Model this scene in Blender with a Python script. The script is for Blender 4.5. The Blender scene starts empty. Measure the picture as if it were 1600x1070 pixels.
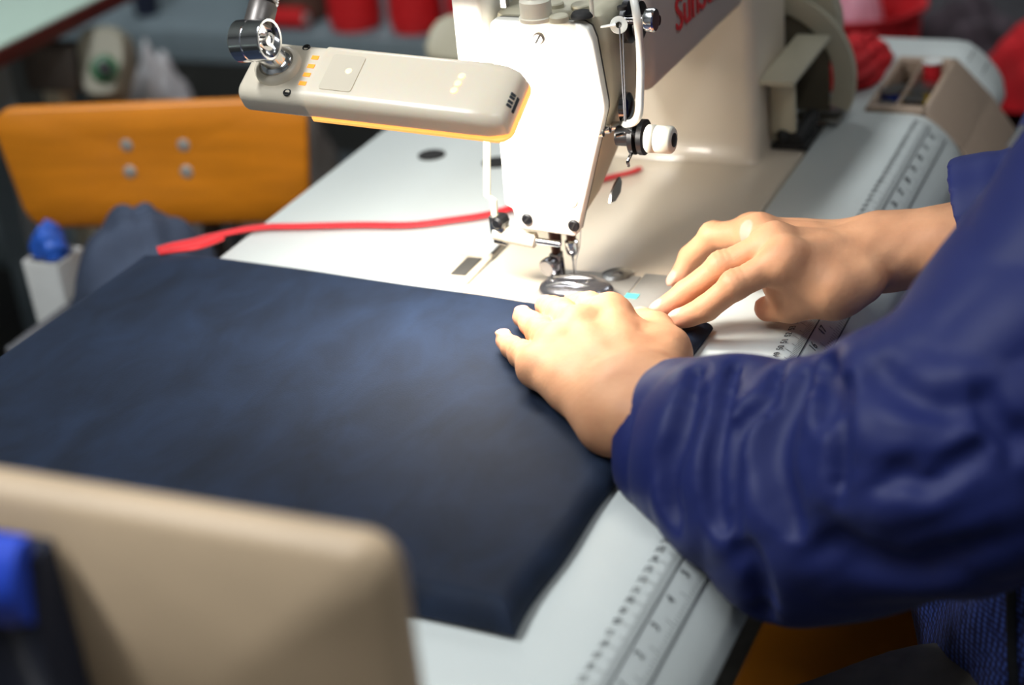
import bpy, bmesh, math, random
import numpy as np
from mathutils import Vector, Matrix
from mathutils.bvhtree import BVHTree

T = 0.75                       # height of the sewing table's top above the floor
COL = bpy.context.scene.collection
rnd = random.Random(7)

# ------------------------------------------------------------------ camera model
F = 2700.0
def _camera():
    P = np.array([800., 535.])
    U = np.array([2133 - 800., -984 - 535., F]); U /= np.linalg.norm(U)
    r = math.radians(6)
    s = np.array([math.sin(r), math.cos(r), 0]); z = np.array([0, 0, 1.])
    D = U[2] * s - (s @ U) * z; D /= np.linalg.norm(D)
    Z = -D; V = np.cross(Z, U)
    if V[0] < 0: V = -V
    return np.array([U, -V, Z])
RC = _camera()                                  # rows: table axes in camera coordinates
CAM = np.array([-1.0676, -0.4668, 0.5496])      # table coordinates: x along the table, y away from the operator, z above the top
def ray(px): return RC @ np.array([px[0] - 800., px[1] - 535., F])
def _fit():
    pl = lambda p: (lambda d: d * (-1 / d[2]))(ray(p))
    a, b, c, o = pl((735, 443)), pl((1176, 352)), pl((1292, 191)), pl((898, 447))
    h = .178 / abs(((b + c) / 2 - a)[1])
    return -o * h
CAM = _fit()
def AZ(x, y, z=0.0): d = ray((x, y)); return CAM + d * ((z - CAM[2]) / d[2])
def AX(x, y, X): d = ray((x, y)); return CAM + d * ((X - CAM[0]) / d[0])
def AY(x, y, Y): d = ray((x, y)); return CAM + d * ((Y - CAM[1]) / d[1])
def AD(x, y, dep): return CAM + ray((x, y)) * (dep / F)

# ------------------------------------------------------------------ materials
def lin(c):
    return tuple(((v / 255) / 12.92 if v / 255 <= .04045 else ((v / 255 + .055) / 1.055) ** 2.4) for v in c)
MATS = {}
def mat(name, rgb, rough=.5, metal=0., var=.06, scale=30., bump=0., sheen=0., sss=0., emit=None, es=0., coat=0., spec=.5, stretch=None, detail=4.):
    m = bpy.data.materials.new(name); m.use_nodes = True
    nt = m.node_tree; b = nt.nodes['Principled BSDF']
    c = lin(rgb)
    b.inputs['Roughness'].default_value = rough
    b.inputs['Metallic'].default_value = metal
    b.inputs['Specular IOR Level'].default_value = spec
    b.inputs['Coat Weight'].default_value = coat
    if sheen:
        b.inputs['Sheen Weight'].default_value = sheen
        b.inputs['Sheen Roughness'].default_value = .4
    if sss:
        b.inputs['Subsurface Weight'].default_value = sss
        b.inputs['Subsurface Radius'].default_value = (.012, .004, .002)
        b.inputs['Subsurface Scale'].default_value = .6
    if emit:
        b.inputs['Emission Color'].default_value = (*lin(emit), 1); b.inputs['Emission Strength'].default_value = es
    tc = nt.nodes.new('ShaderNodeTexCoord')
    no = nt.nodes.new('ShaderNodeTexNoise'); no.inputs['Scale'].default_value = scale; no.inputs['Detail'].default_value = detail
    src = tc.outputs['Object']
    if stretch:
        mp = nt.nodes.new('ShaderNodeMapping'); mp.inputs['Scale'].default_value = stretch
        nt.links.new(src, mp.inputs['Vector']); src = mp.outputs['Vector']
    nt.links.new(src, no.inputs['Vector'])
    rp = nt.nodes.new('ShaderNodeValToRGB')
    e = rp.color_ramp.elements
    e[0].position, e[1].position = .3, .7
    e[0].color = tuple(max(0, v * (1 - var)) for v in c) + (1,)
    e[1].color = tuple(min(1, v * (1 + var)) for v in c) + (1,)
    nt.links.new(no.outputs['Fac'], rp.inputs['Fac']); nt.links.new(rp.outputs['Color'], b.inputs['Base Color'])
    if bump:
        bp = nt.nodes.new('ShaderNodeBump'); bp.inputs['Strength'].default_value = bump; bp.inputs['Distance'].default_value = .002
        nt.links.new(no.outputs['Fac'], bp.inputs['Height']); nt.links.new(bp.outputs['Normal'], b.inputs['Normal'])
    MATS[name] = m
    return m
mat('cream_enamel', (224, 210, 188), .32, var=.02, scale=8, coat=.2)
mat('cream_dull', (190, 184, 160), .45, var=.05, scale=10)
mat('white_enamel', (238, 236, 226), .3, var=.01, scale=6, coat=.2)
mat('shaded_enamel', (176, 166, 158), .35, var=.03, scale=8)  # machine's cream greyed in the colour for shade on the arm
mat('table_white', (203, 209, 206), .42, var=.012, scale=14, bump=.02)
mat('table_edge', (196, 202, 198), .5, var=.02)
mat('table_core', (120, 96, 74), .7, var=.1)
mat('bronze', (84, 56, 44), .35, .7, var=.1)
mat('motor_cream', (148, 144, 126), .5, var=.06)
mat('shade_olive', (92, 84, 66), .6, var=.05)
mat('ink', (58, 62, 66), .7, var=.1)
mat('chrome', (226, 226, 228), .16, 1., var=.02)
mat('dark_chrome', (120, 118, 120), .16, 1., var=.05)
mat('grey_metal', (132, 126, 122), .42, .8, var=.05)
mat('plate_steel', (190, 188, 182), .5, .6, var=.05, scale=50)
mat('foot_steel', (150, 150, 156), .22, .9, var=.04)
mat('steel', (168, 166, 162), .28, 1., var=.06, scale=60)
mat('black_plastic', (22, 22, 24), .35, var=.1)
mat('black_rubber', (26, 25, 24), .7, var=.2)
mat('dark_slot', (70, 68, 64), .6, var=.1)
mat('ivory_plastic', (224, 218, 200), .4, var=.03)
mat('lamp_shell', (238, 226, 204), .33, var=.01, scale=5, coat=.12)
mat('lamp_lens', (228, 218, 198), .3, var=.01, scale=5, coat=.15, sss=.3, emit=(255, 222, 178), es=.10)
mat('label_clear', (222, 212, 192), .16, var=.01, emit=(255, 222, 178), es=.07)
mat('lamp_rim', (255, 205, 130), .4, emit=(255, 176, 84), es=1.15)
mat('led_white', (255, 255, 255), .4, emit=(255, 247, 232), es=14.)
mat('led_dot', (255, 236, 180), .4, emit=(255, 226, 160), es=1.0)
mat('led_orange', (255, 150, 40), .4, emit=(240, 150, 40), es=.75)
mat('red_print', (200, 44, 50), .5, var=.03)
mat('overlit_print', (236, 205, 200), .5, var=.03)  # red lettering, paled in its colour as if overexposed by the lamp
mat('teal_print', (90, 190, 180), .5, var=.03)
mat('red_ribbon', (204, 16, 28), .6, var=.1, scale=60, sheen=.3)
mat('red_cloth', (196, 20, 30), .85, var=.25, scale=20)
mat('maroon', (58, 16, 14), .8, var=.2)
mat('red_thread', (206, 16, 24), .7, var=.12, scale=40, stretch=(1, 1, 14))
mat('black_thread', (24, 20, 20), .8, var=.2, scale=40)
mat('brown_thread', (92, 62, 50), .8, var=.15, scale=40)
mat('navy_thread', (22, 30, 52), .8, var=.15, scale=40)
mat('green_thread', (20, 120, 78), .8, var=.15, scale=40)
mat('orange_wood', (214, 130, 28), .38, var=.12, scale=9, stretch=(1, 1.2, 9), coat=.15)
mat('pale_wood', (204, 178, 146), .5, var=.12, scale=9, stretch=(4, .8, 1.4))
mat('grey_shelf', (118, 132, 138), .5, var=.06)
mat('mint_top', (198, 222, 206), .45, var=.02)
mat('red_edge', (84, 26, 16), .45, var=.2)
mat('green_knob', (20, 92, 48), .4, var=.1)
mat('floor_mat', (46, 46, 42), .6, var=.15, scale=4)
mat('wall_mat', (150, 152, 152), .8, var=.06, scale=3)
mat('ceiling_mat', (226, 226, 222), .9, var=.02)
mat('tube_light', (255, 255, 255), .5, emit=(240, 246, 255), es=10.)
mat('grey_cloth', (92, 92, 96), .9, var=.25, scale=14, bump=.4)
mat('dark_heap', (64, 54, 60), .9, var=.6, scale=22)
mat('white_cloth', (206, 206, 208), .85, var=.08, scale=10)
mat('taupe_cloth', (104, 98, 92), .9, var=.2, scale=12)
mat('blue_plastic', (40, 92, 190), .45, var=.25, scale=25)
mat('bright_blue', (24, 66, 190), .7, var=.15, scale=20)
mat('slate_cloth', (56, 66, 86), .85, var=.3, scale=14)
mat('white_plastic', (210, 210, 206), .5, var=.04)
mat('tray_beige', (168, 146, 126), .5, var=.04, scale=8)
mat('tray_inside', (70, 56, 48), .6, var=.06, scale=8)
mat('pink_plastic', (226, 160, 176), .4, var=.05)
mat('teal_seat', (120, 152, 152), .7, var=.15)
mat('yellow_thread', (206, 180, 40), .7, var=.1)
mat('blue_thread', (40, 70, 170), .7, var=.1)
mat('orange_thread', (206, 76, 40), .7, var=.1)
mat('trouser', (112, 108, 102), .9, var=.15, scale=60)
mat('shoe', (30, 28, 28), .6, var=.1)
mat('hair_black', (24, 20, 18), .5, var=.3, scale=80)
mat('jacket_cuff', (32, 42, 104), .55, var=.08)
mat('zip_black', (16, 18, 26), .6, var=.2, scale=200)

def jacket_mat():
    m = mat('jacket_nylon', (26, 36, 92), .55, var=.05, scale=9, sheen=.05, spec=.28)
    nt = m.node_tree; b = nt.nodes['Principled BSDF']
    tc = nt.nodes.new('ShaderNodeTexCoord')
    n2 = nt.nodes.new('ShaderNodeTexNoise'); n2.inputs['Scale'].default_value = 16; n2.inputs['Detail'].default_value = 3
    bp = nt.nodes.new('ShaderNodeBump'); bp.inputs['Strength'].default_value = .12; bp.inputs['Distance'].default_value = .004
    nt.links.new(tc.outputs['Object'], n2.inputs['Vector']); nt.links.new(n2.outputs['Fac'], bp.inputs['Height'])
    nt.links.new(bp.outputs['Normal'], b.inputs['Normal'])
jacket_mat()
def mesh_mat():
    m = mat('jacket_mesh', (52, 76, 180), .5, var=.05, scale=9, sheen=.2)
    nt = m.node_tree; b = nt.nodes['Principled BSDF']
    tc = nt.nodes.new('ShaderNodeTexCoord')
    vo = nt.nodes.new('ShaderNodeTexVoronoi'); vo.inputs['Scale'].default_value = 260; vo.inputs['Randomness'].default_value = .15
    nt.links.new(tc.outputs['Object'], vo.inputs['Vector'])
    rp = nt.nodes.new('ShaderNodeValToRGB'); e = rp.color_ramp.elements
    e[0].position, e[0].color = .25, (*lin((70, 100, 200)), 1)
    e[1].position, e[1].color = .6, (*lin((20, 28, 84)), 1)
    nt.links.new(vo.outputs['Distance'], rp.inputs['Fac']); nt.links.new(rp.outputs['Color'], b.inputs['Base Color'])
mesh_mat()
def velvet_mat():
    m = bpy.data.materials.new('navy_velvet'); m.use_nodes = True; MATS['navy_velvet'] = m
    nt = m.node_tree; b = nt.nodes['Principled BSDF']
    tc = nt.nodes.new('ShaderNodeTexCoord')
    mp = nt.nodes.new('ShaderNodeMapping'); mp.inputs['Scale'].default_value = (1, 1.7, 1); mp.inputs['Rotation'].default_value = (0, 0, .5)
    n1 = nt.nodes.new('ShaderNodeTexNoise'); n1.inputs['Scale'].default_value = 14; n1.inputs['Detail'].default_value = 7; n1.inputs['Roughness'].default_value = .62; n1.inputs['Distortion'].default_value = .5
    nt.links.new(tc.outputs['Object'], mp.inputs['Vector']); nt.links.new(mp.outputs['Vector'], n1.inputs['Vector'])
    rp = nt.nodes.new('ShaderNodeValToRGB'); e = rp.color_ramp.elements
    e[0].position, e[0].color = .3, (*lin((17, 25, 39)), 1)
    e[1].position, e[1].color = .72, (*lin((28, 41, 63)), 1)
    nt.links.new(n1.outputs['Fac'], rp.inputs['Fac']); nt.links.new(rp.outputs['Color'], b.inputs['Base Color'])
    b.inputs['Roughness'].default_value = .75; b.inputs['Specular IOR Level'].default_value = .25
    b.inputs['Sheen Weight'].default_value = .11; b.inputs['Sheen Roughness'].default_value = .35
    b.inputs['Sheen Tint'].default_value = (*lin((150, 175, 215)), 1)
    n2 = nt.nodes.new('ShaderNodeTexNoise'); n2.inputs['Scale'].default_value = 900
    bp = nt.nodes.new('ShaderNodeBump'); bp.inputs['Strength'].default_value = .12; bp.inputs['Distance'].default_value = .001
    nt.links.new(tc.outputs['Object'], n2.inputs['Vector']); nt.links.new(n2.outputs['Fac'], bp.inputs['Height']); nt.links.new(bp.outputs['Normal'], b.inputs['Normal'])
velvet_mat()
def skin_mat():
    m = bpy.data.materials.new('skin'); m.use_nodes = True; MATS['skin'] = m
    nt = m.node_tree; b = nt.nodes['Principled BSDF']
    at = nt.nodes.new('ShaderNodeAttribute'); at.attribute_name = 'tint'
    tc = nt.nodes.new('ShaderNodeTexCoord')
    n1 = nt.nodes.new('ShaderNodeTexNoise'); n1.inputs['Scale'].default_value = 45; n1.inputs['Detail'].default_value = 5
    mx = nt.nodes.new('ShaderNodeMix'); mx.data_type = 'RGBA'; mx.blend_type = 'MULTIPLY'; mx.inputs['Factor'].default_value = 1.
    rp = nt.nodes.new('ShaderNodeValToRGB'); e = rp.color_ramp.elements
    e[0].position, e[0].color = .3, (.86, .80, .78, 1); e[1].position, e[1].color = .7, (1, 1, 1, 1)
    nt.links.new(tc.outputs['Object'], n1.inputs['Vector']); nt.links.new(n1.outputs['Fac'], rp.inputs['Fac'])
    nt.links.new(at.outputs['Color'], mx.inputs['A']); nt.links.new(rp.outputs['Color'], mx.inputs['B'])
    nt.links.new(mx.outputs['Result'], b.inputs['Base Color'])
    b.inputs['Roughness'].default_value = .55; b.inputs['Specular IOR Level'].default_value = .3
    b.inputs['Subsurface Weight'].default_value = .12; b.inputs['Subsurface Radius'].default_value = (.012, .004, .002); b.inputs['Subsurface Scale'].default_value = .5
    n2 = nt.nodes.new('ShaderNodeTexNoise'); n2.inputs['Scale'].default_value = 260; n2.inputs['Detail'].default_value = 3
    bp = nt.nodes.new('ShaderNodeBump'); bp.inputs['Strength'].default_value = .22; bp.inputs['Distance'].default_value = .0012
    nt.links.new(tc.outputs['Object'], n2.inputs['Vector']); nt.links.new(n2.outputs['Fac'], bp.inputs['Height']); nt.links.new(bp.outputs['Normal'], b.inputs['Normal'])
skin_mat()

# ------------------------------------------------------------------ object helpers
def tag(o, label, cat, group=None, kind=None):
    o['label'] = label; o['category'] = cat
    if group: o['group'] = group
    if kind: o['kind'] = kind
    return o
def thing(name, loc, label, cat, group=None):
    o = bpy.data.objects.new(name, None); COL.objects.link(o)
    o.empty_display_size = .05
    o.location = (loc[0], loc[1], loc[2] + T)
    o['pos'] = [float(loc[0]), float(loc[1]), float(loc[2])]
    return tag(o, label, cat, group)
def origin(o):
    p = Vector((0, 0, 0))
    while o is not None:
        p += Vector(o.location); o = o.parent
    return p
class MB:
    def __init__(s): s.bm = bmesh.new()
    def box(s, lo, hi, rot=None, piv=None):
        lo, hi = Vector(lo), Vector(hi)
        vs = [Vector((x, y, z)) for x in (lo.x, hi.x) for y in (lo.y, hi.y) for z in (lo.z, hi.z)]
        if rot is not None:
            p = Vector(piv) if piv is not None else (lo + hi) / 2
            vs = [rot @ (v - p) + p for v in vs]
        b = [s.bm.verts.new(v) for v in vs]
        for f in ((0, 1, 3, 2), (4, 6, 7, 5), (0, 4, 5, 1), (2, 3, 7, 6), (0, 2, 6, 4), (1, 5, 7, 3)): s.bm.faces.new([b[i] for i in f])
        return s
    def rings(s, rings, cap=True, closed=True):
        rows = [[s.bm.verts.new(Vector(p)) for p in r] for r in rings]
        n = len(rows[0])
        for a, b in zip(rows, rows[1:]):
            for i in range(n if closed else n - 1):
                j = (i + 1) % n
                try: s.bm.faces.new((a[i], a[j], b[j], b[i]))
                except ValueError: pass
        if cap:
            s.bm.faces.new(rows[0][::-1]); s.bm.faces.new(rows[-1])
        return s
    def lathe(s, base, axis, prof, seg=24, cap=True):
        ax = Vector(axis).normalized(); q = ax.to_track_quat('Z', 'Y')
        base = Vector(base)
        return s.rings([[base + q @ Vector((r * math.cos(2 * math.pi * k / seg), r * math.sin(2 * math.pi * k / seg), h)) for k in range(seg)] for r, h in prof], cap)
    def cyl(s, a, b, r0, r1=None, seg=20):
        a, b = Vector(a), Vector(b)
        return s.lathe(a, b - a, [(r0, 0), (r1 if r1 is not None else r0, (b - a).length)], seg)
    def tube(s, path, r, seg=12, flat=None):
        pts = [Vector(p) for p in path]; n = len(pts); rg = []
        up = Vector((0, 0, 1)); prev = None
        for i, p in enumerate(pts):
            t = (pts[min(i + 1, n - 1)] - pts[max(i - 1, 0)]).normalized()
            if prev is None:
                u = t.cross(up)
                if u.length < 1e-3: u = t.cross(Vector((1, 0, 0)))
            else: u = prev - t * prev.dot(t)
            u.normalize(); w = u.cross(t); prev = u
            rr = r[i] if isinstance(r, (list, tuple)) else r
            fl = flat or 1.
            rg.append([p + u * rr * math.cos(2 * math.pi * k / seg) + w * rr * fl * math.sin(2 * math.pi * k / seg) for k in range(seg)])
        return s.rings(rg)
    def prism(s, poly, vec):
        vec = Vector(vec)
        return s.rings([[Vector(p) for p in poly], [Vector(p) + vec for p in poly]])
    def build(s, name, m, parent=None, bevel=0., seg=2, smooth=True, sub=0, loc=None, angle=35):
        bmesh.ops.recalc_face_normals(s.bm, faces=s.bm.faces[:])
        o = bpy.data.objects.new(name, bpy.data.meshes.new(name))
        if parent is not None: o.parent = parent; off = origin(parent)
        else:
            if loc is None:
                zs = [v.co for v in s.bm.verts]
                loc = (sum(v.x for v in zs) / len(zs), sum(v.y for v in zs) / len(zs), min(v.z for v in zs))
            o.location = (loc[0], loc[1], loc[2] + T); off = Vector(o.location)
        for v in s.bm.verts: v.co = v.co + Vector((0, 0, T)) - off
        s.bm.to_mesh(o.data); s.bm.free()
        o.data.materials.append(MATS[m] if isinstance(m, str) else m)
        if smooth:
            o.data.shade_smooth(); o.data.set_sharp_from_angle(angle=math.radians(angle))
        if bevel:
            b = o.modifiers.new('bevel', 'BEVEL'); b.width = bevel; b.segments = seg; b.limit_method = 'ANGLE'; b.angle_limit = math.radians(30); b.harden_normals = False
            if smooth: o.data.set_sharp_from_angle(angle=math.radians(180))
        if sub:
            b = o.modifiers.new('sub', 'SUBSURF'); b.levels = b.render_levels = sub
        COL.objects.link(o)
        return o
def raw_mesh(name, V, Q, m, parent, smooth=True, tint=None):
    me = bpy.data.meshes.new(name)
    V = np.asarray(V, float) + np.array([0, 0, T]) - np.array(origin(parent)) if parent is not None else np.asarray(V, float) + np.array([0, 0, T])
    me.from_pydata(V.tolist(), [], [tuple(int(i) for i in q) for q in Q]); me.update()
    if tint is not None:
        at = me.attributes.new('tint', 'FLOAT_COLOR', 'POINT')
        at.data.foreach_set('color', np.concatenate([tint, np.ones((len(tint), 1))], 1).astype(np.float32).ravel())
    me.materials.append(MATS[m])
    if smooth: me.shade_smooth()
    o = bpy.data.objects.new(name, me); o.parent = parent; COL.objects.link(o)
    return o
def structure(o): o['kind'] = 'structure'; return o
def spline(pts, n=8):
    P = [Vector(p) for p in pts]; P = [P[0] * 2 - P[1]] + P + [P[-1] * 2 - P[-2]]; out = []
    for i in range(1, len(P) - 2):
        a, b, c, d = P[i - 1:i + 3]
        for k in range(n):
            t = k / n
            out.append(.5 * ((2 * b) + (c - a) * t + (2 * a - 5 * b + 4 * c - d) * t * t + (3 * b - a - 3 * c + d) * t ** 3))
    out.append(P[-2]); return out
def text_mesh(body, size, name, m, parent, mat4, ext=.0003, shear=0., align='CENTER'):
    cu = bpy.data.curves.new(name, 'FONT'); cu.body = body; cu.size = size; cu.extrude = ext; cu.shear = shear
    cu.align_x = align; cu.align_y = 'CENTER'; cu.resolution_u = 3
    t = bpy.data.objects.new(name, cu); COL.objects.link(t)
    dg = bpy.context.evaluated_depsgraph_get()
    me = bpy.data.meshes.new_from_object(t.evaluated_get(dg))
    bpy.data.objects.remove(t); bpy.data.curves.remove(cu)
    off = origin(parent)
    me.transform(Matrix.Translation(Vector((0, 0, T)) - off) @ mat4)
    me.materials.clear(); me.materials.append(MATS[m])
    o = bpy.data.objects.new(name, me); o.parent = parent; COL.objects.link(o); return o
def frame(o, x, y):
    x = Vector(x).normalized(); y = Vector(y); y = (y - x * y.dot(x)).normalized(); z = x.cross(y)
    return Matrix(((x.x, y.x, z.x, o[0]), (x.y, y.y, z.y, o[1]), (x.z, y.z, z.z, o[2]), (0, 0, 0, 1)))

# ------------------------------------------------------------------ distance fields for bodies and clothes
def rcone(P, a, b, r0, r1):
    a, b = np.asarray(a, np.float32), np.asarray(b, np.float32)
    ab = b - a; L2 = float(ab @ ab) + 1e-12
    h = np.clip(((P - a) @ ab) / L2, 0, 1)
    d = P - a - h[..., None] * ab
    return np.sqrt((d * d).sum(-1)) - (r0 + (r1 - r0) * h)
def smin(a, b, k):
    h = np.maximum(k - np.abs(a - b), 0) / k
    return np.minimum(a, b) - h * h * k * .25
def field(fn, lo, hi, h):
    lo = np.asarray(lo, float); hi = np.asarray(hi, float)
    n = np.ceil((hi - lo) / h).astype(int) + 1
    out = np.empty(n, np.float32)
    ys = lo[1] + h * np.arange(n[1]); zs = lo[2] + h * np.arange(n[2])
    st = 24
    for i in range(0, n[0], st):
        xs = lo[0] + h * np.arange(i, min(i + st, n[0]))
        g = np.stack(np.meshgrid(xs, ys, zs, indexing='ij'), -1).astype(np.float32)
        out[i:i + st] = fn(g)
    return out
def surface(fn, lo, hi, h):
    Fv = field(fn, lo, hi, h); S = Fv < 0
    nx, ny, nz = Fv.shape
    corner = [(0, 0, 0), (1, 0, 0), (0, 1, 0), (1, 1, 0), (0, 0, 1), (1, 0, 1), (0, 1, 1), (1, 1, 1)]
    sl = lambda A, c: A[c[0]:nx - 1 + c[0], c[1]:ny - 1 + c[1], c[2]:nz - 1 + c[2]]
    cnt = sum(sl(S, c).astype(np.int8) for c in corner)
    act = (cnt > 0) & (cnt < 8)
    idx = np.full(act.shape, -1, np.int64); ijk = np.argwhere(act); idx[act] = np.arange(len(ijk))
    acc = np.zeros((len(ijk), 3)); w = np.zeros(len(ijk))
    for a in range(8):
        for b in range(a + 1, 8):
            ca, cb = corner[a], corner[b]
            if sum(abs(ca[k] - cb[k]) for k in range(3)) != 1: continue
            fa = Fv[tuple((ijk + ca).T)]; fb = Fv[tuple((ijk + cb).T)]
            m = (fa < 0) != (fb < 0)
            t = np.where(m, fa / np.where(m, fa - fb, 1), 0)
            p = np.array(ca) + t[:, None] * (np.array(cb) - np.array(ca))
            acc[m] += p[m]; w[m] += 1
    V = (ijk + acc / w[:, None]) * h + np.asarray(lo, float)
    Q = []
    for ax in range(3):
        o1, o2 = [(1, 2), (2, 0), (0, 1)][ax]
        s0 = [slice(0, n) for n in Fv.shape]; s1 = list(s0)
        s0[ax] = slice(0, Fv.shape[ax] - 1); s1[ax] = slice(1, Fv.shape[ax])
        A, B = S[tuple(s0)], S[tuple(s1)]
        e = np.argwhere(A != B)
        ok = (e[:, o1] > 0) & (e[:, o2] > 0) & (e[:, o1] < Fv.shape[o1] - 1) & (e[:, o2] < Fv.shape[o2] - 1)
        e = e[ok]; ins = A[tuple(e.T)]
        d1 = np.zeros(3, int); d1[o1] = 1; d2 = np.zeros(3, int); d2[o2] = 1
        q = np.stack([idx[tuple((e - d1 - d2).T)], idx[tuple((e - d2).T)], idx[tuple(e.T)], idx[tuple((e - d1).T)]], 1)
        q[~ins] = q[~ins][:, ::-1]
        Q.append(q)
    return V, np.concatenate(Q)

# ================================================================== THE ROOM
def slab(name, lo, hi, m):
    return structure(MB().box(lo, hi).build(name, m, smooth=False))
slab('floor', (-2.6, -2.4, -T - .05), (4.6, 3.2, -T), 'floor_mat')
slab('wall_back', (4.6, -2.4, -T), (4.7, 3.2, 2.05), 'wall_mat')
slab('wall_left', (-2.6, 3.2, -T), (4.6, 3.3, 2.05), 'wall_mat')
slab('wall_right', (-2.6, -2.5, -T), (4.6, -2.4, 2.05), 'wall_mat')
slab('wall_front', (-2.7, -2.4, -T), (-2.6, 3.2, 2.05), 'wall_mat')
slab('ceiling', (-2.6, -2.4, 2.05), (4.6, 3.2, 2.1), 'ceiling_mat')
lights = [(-.75, -1.1), (-1.0, .75), (2.0, -1.1), (2.0, 1.1)]
for i, (x, y) in enumerate(lights):
    t = thing('ceiling_light', (x, y, 1.97), 'long white tube light on the ceiling over the sewing tables', 'ceiling light', 'tube lights on the ceiling')
    MB().box((x - .62, y - .09, 2.0), (x + .62, y + .09, 2.047)).build('housing', 'white_plastic', t, bevel=.006)
    for s in (-.04, .04): MB().cyl((x - .6, y + s, 1.985), (x + .6, y + s, 1.985), .014).build('tube', 'tube_light', t)

# ================================================================== THE SEWING TABLE
PROFILE = [(-.166, 0), (-.178, -.0015), (-.188, -.008), (-.198, -.0165), (-.207, -.0255), (-.214, -.034), (-.219, -.043)]
def top_z(y):
    if y >= -.166: return 0.
    for (a, za), (b, zb) in zip(PROFILE, PROFILE[1:]):
        if b <= y <= a: return za + (zb - za) * (a - y) / (a - b)
    return -.043
BED = (-.11, .366, -.0985, .0805)
TRAY = (.399, .549, -.122)
table = thing('sewing_table', (0, 0, -T), 'white sewing table with a ruler printed along its sloping front edge', 'table')
def tabletop():
    bm = bmesh.new()
    xs = [-.585, BED[0], BED[1], TRAY[0], TRAY[1], .612]
    ys = [.306, BED[3], BED[2], TRAY[2], -.150] + [p[0] for p in PROFILE]
    R = .026; g = {}
    def vert(i, j):
        if (i, j) not in g:
            x, y = xs[i], ys[j]
            d = y - ys[-1]
            if i in (3, 5) and d < R: x -= R - math.sqrt(max(0, R * R - (R - d) ** 2))
            if i == 4 and d < R: x += (R - math.sqrt(max(0, R * R - (R - d) ** 2))) * .3
            g[i, j] = bm.verts.new((x, y, top_z(y)))
        return g[i, j]
    for i in range(len(xs) - 1):
        for j in range(len(ys) - 1):
            if i == 1 and j == 1: continue
            if i == 3 and j >= 3: continue
            bm.faces.new((vert(i, j), vert(i, j + 1), vert(i + 1, j + 1), vert(i + 1, j)))
    r = bmesh.ops.extrude_face_region(bm, geom=bm.faces[:])
    for v in r['geom']:
        if isinstance(v, bmesh.types.BMVert): v.co.z = -.05
    m = MB(); m.bm.free(); m.bm = bm
    o = m.build('tabletop', 'table_white', table, bevel=.002)
    return o
tabletop()
MB().box((-.50, .05, -T + .08), (-.44, .12, -.051)).build('leg', 'grey_shelf', table, bevel=.004)
MB().box((.52, .05, -T + .08), (.58, .12, -.051)).build('leg', 'grey_shelf', table, bevel=.004)
MB().box((-.50, -.17, -T), (-.44, .28, -T + .08)).build('foot', 'grey_shelf', table, bevel=.01)
MB().box((.52, -.17, -T), (.58, .28, -T + .08)).build('foot', 'grey_shelf', table, bevel=.01)
MB().box((-.44, .07, -.45), (.52, .10, -.38)).build('crossbar', 'grey_shelf', table, bevel=.004)
def ruler():
    m = MB()
    def strip(x0, x1, y0, y1):
        n = 1 if abs(y0 - y1) < .002 else 4
        for k in range(n):
            a, b = y0 + (y1 - y0) * k / n, y0 + (y1 - y0) * (k + 1) / n
            vs = [m.bm.verts.new((x, y, top_z(y) + .0006)) for x, y in ((x0, a), (x1, a), (x1, b), (x0, b))]
            m.bm.faces.new(vs)
    for x0, x1 in ((-.57, .385), (.565, .60)):
        strip(x0, x1, -.1855, -.1863); strip(x0, x1, -.1995, -.2003)
    x = -.56
    k = 0
    while x < .385:
        L = .0085 if k % 10 == 0 else (.0065 if k % 5 == 0 else .0042)
        strip(x, x + .0004, -.1855 + .0005, -.1855 + L)
        x += .002; k += 1
    x = -.56; k = 0
    while x < .385:
        L = .007 if k % 8 == 0 else .0035
        strip(x, x + .0004, -.1995, -.1995 + L)
        x += .003175; k += 1
    o = m.build('ruler_scale', 'ink', table, smooth=False)
    return o
scale_mark = ruler()
nx = Vector((0, -.0098, -.009)).normalized()
printed = []
for n in range(-4, 34):
    x = -.322 + (n - 5) * .0254
    if not (-.57 < x < .38) or n < 1: continue
    y = -.1905
    printed.append((text_mesh)(str(n), .0085, 'ruler_number', 'ink', table, frame((x + .006, y, top_z(y) + .0006), (1, 0, 0), -nx), .0001))
for n in range(1, 96):
    x = -.56 + n * .01
    if x > .38: break
    y = -.1740
    printed.append((text_mesh)(str(n), .0068, 'ruler_number', 'ink', table, frame((x, y, top_z(y) + .0008), (1, 0, 0), (0, 1, -.2)), .0001))
rb_ = bmesh.new(); rb_.from_mesh(scale_mark.data)
for o in printed:
    rb_.from_mesh(o.data); bpy.data.objects.remove(o)
rb_.to_mesh(scale_mark.data); rb_.free()
for (x, y) in ((.228, .229), (.221, .162)):
    m = MB(); m.lathe((x, y, .0003), (0, 0, 1), [(.0125, 0), (.0125, .0012), (.011, .0018), (.008, .0010)], 28)
    m.build('grommet', 'black_rubber', table)

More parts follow.
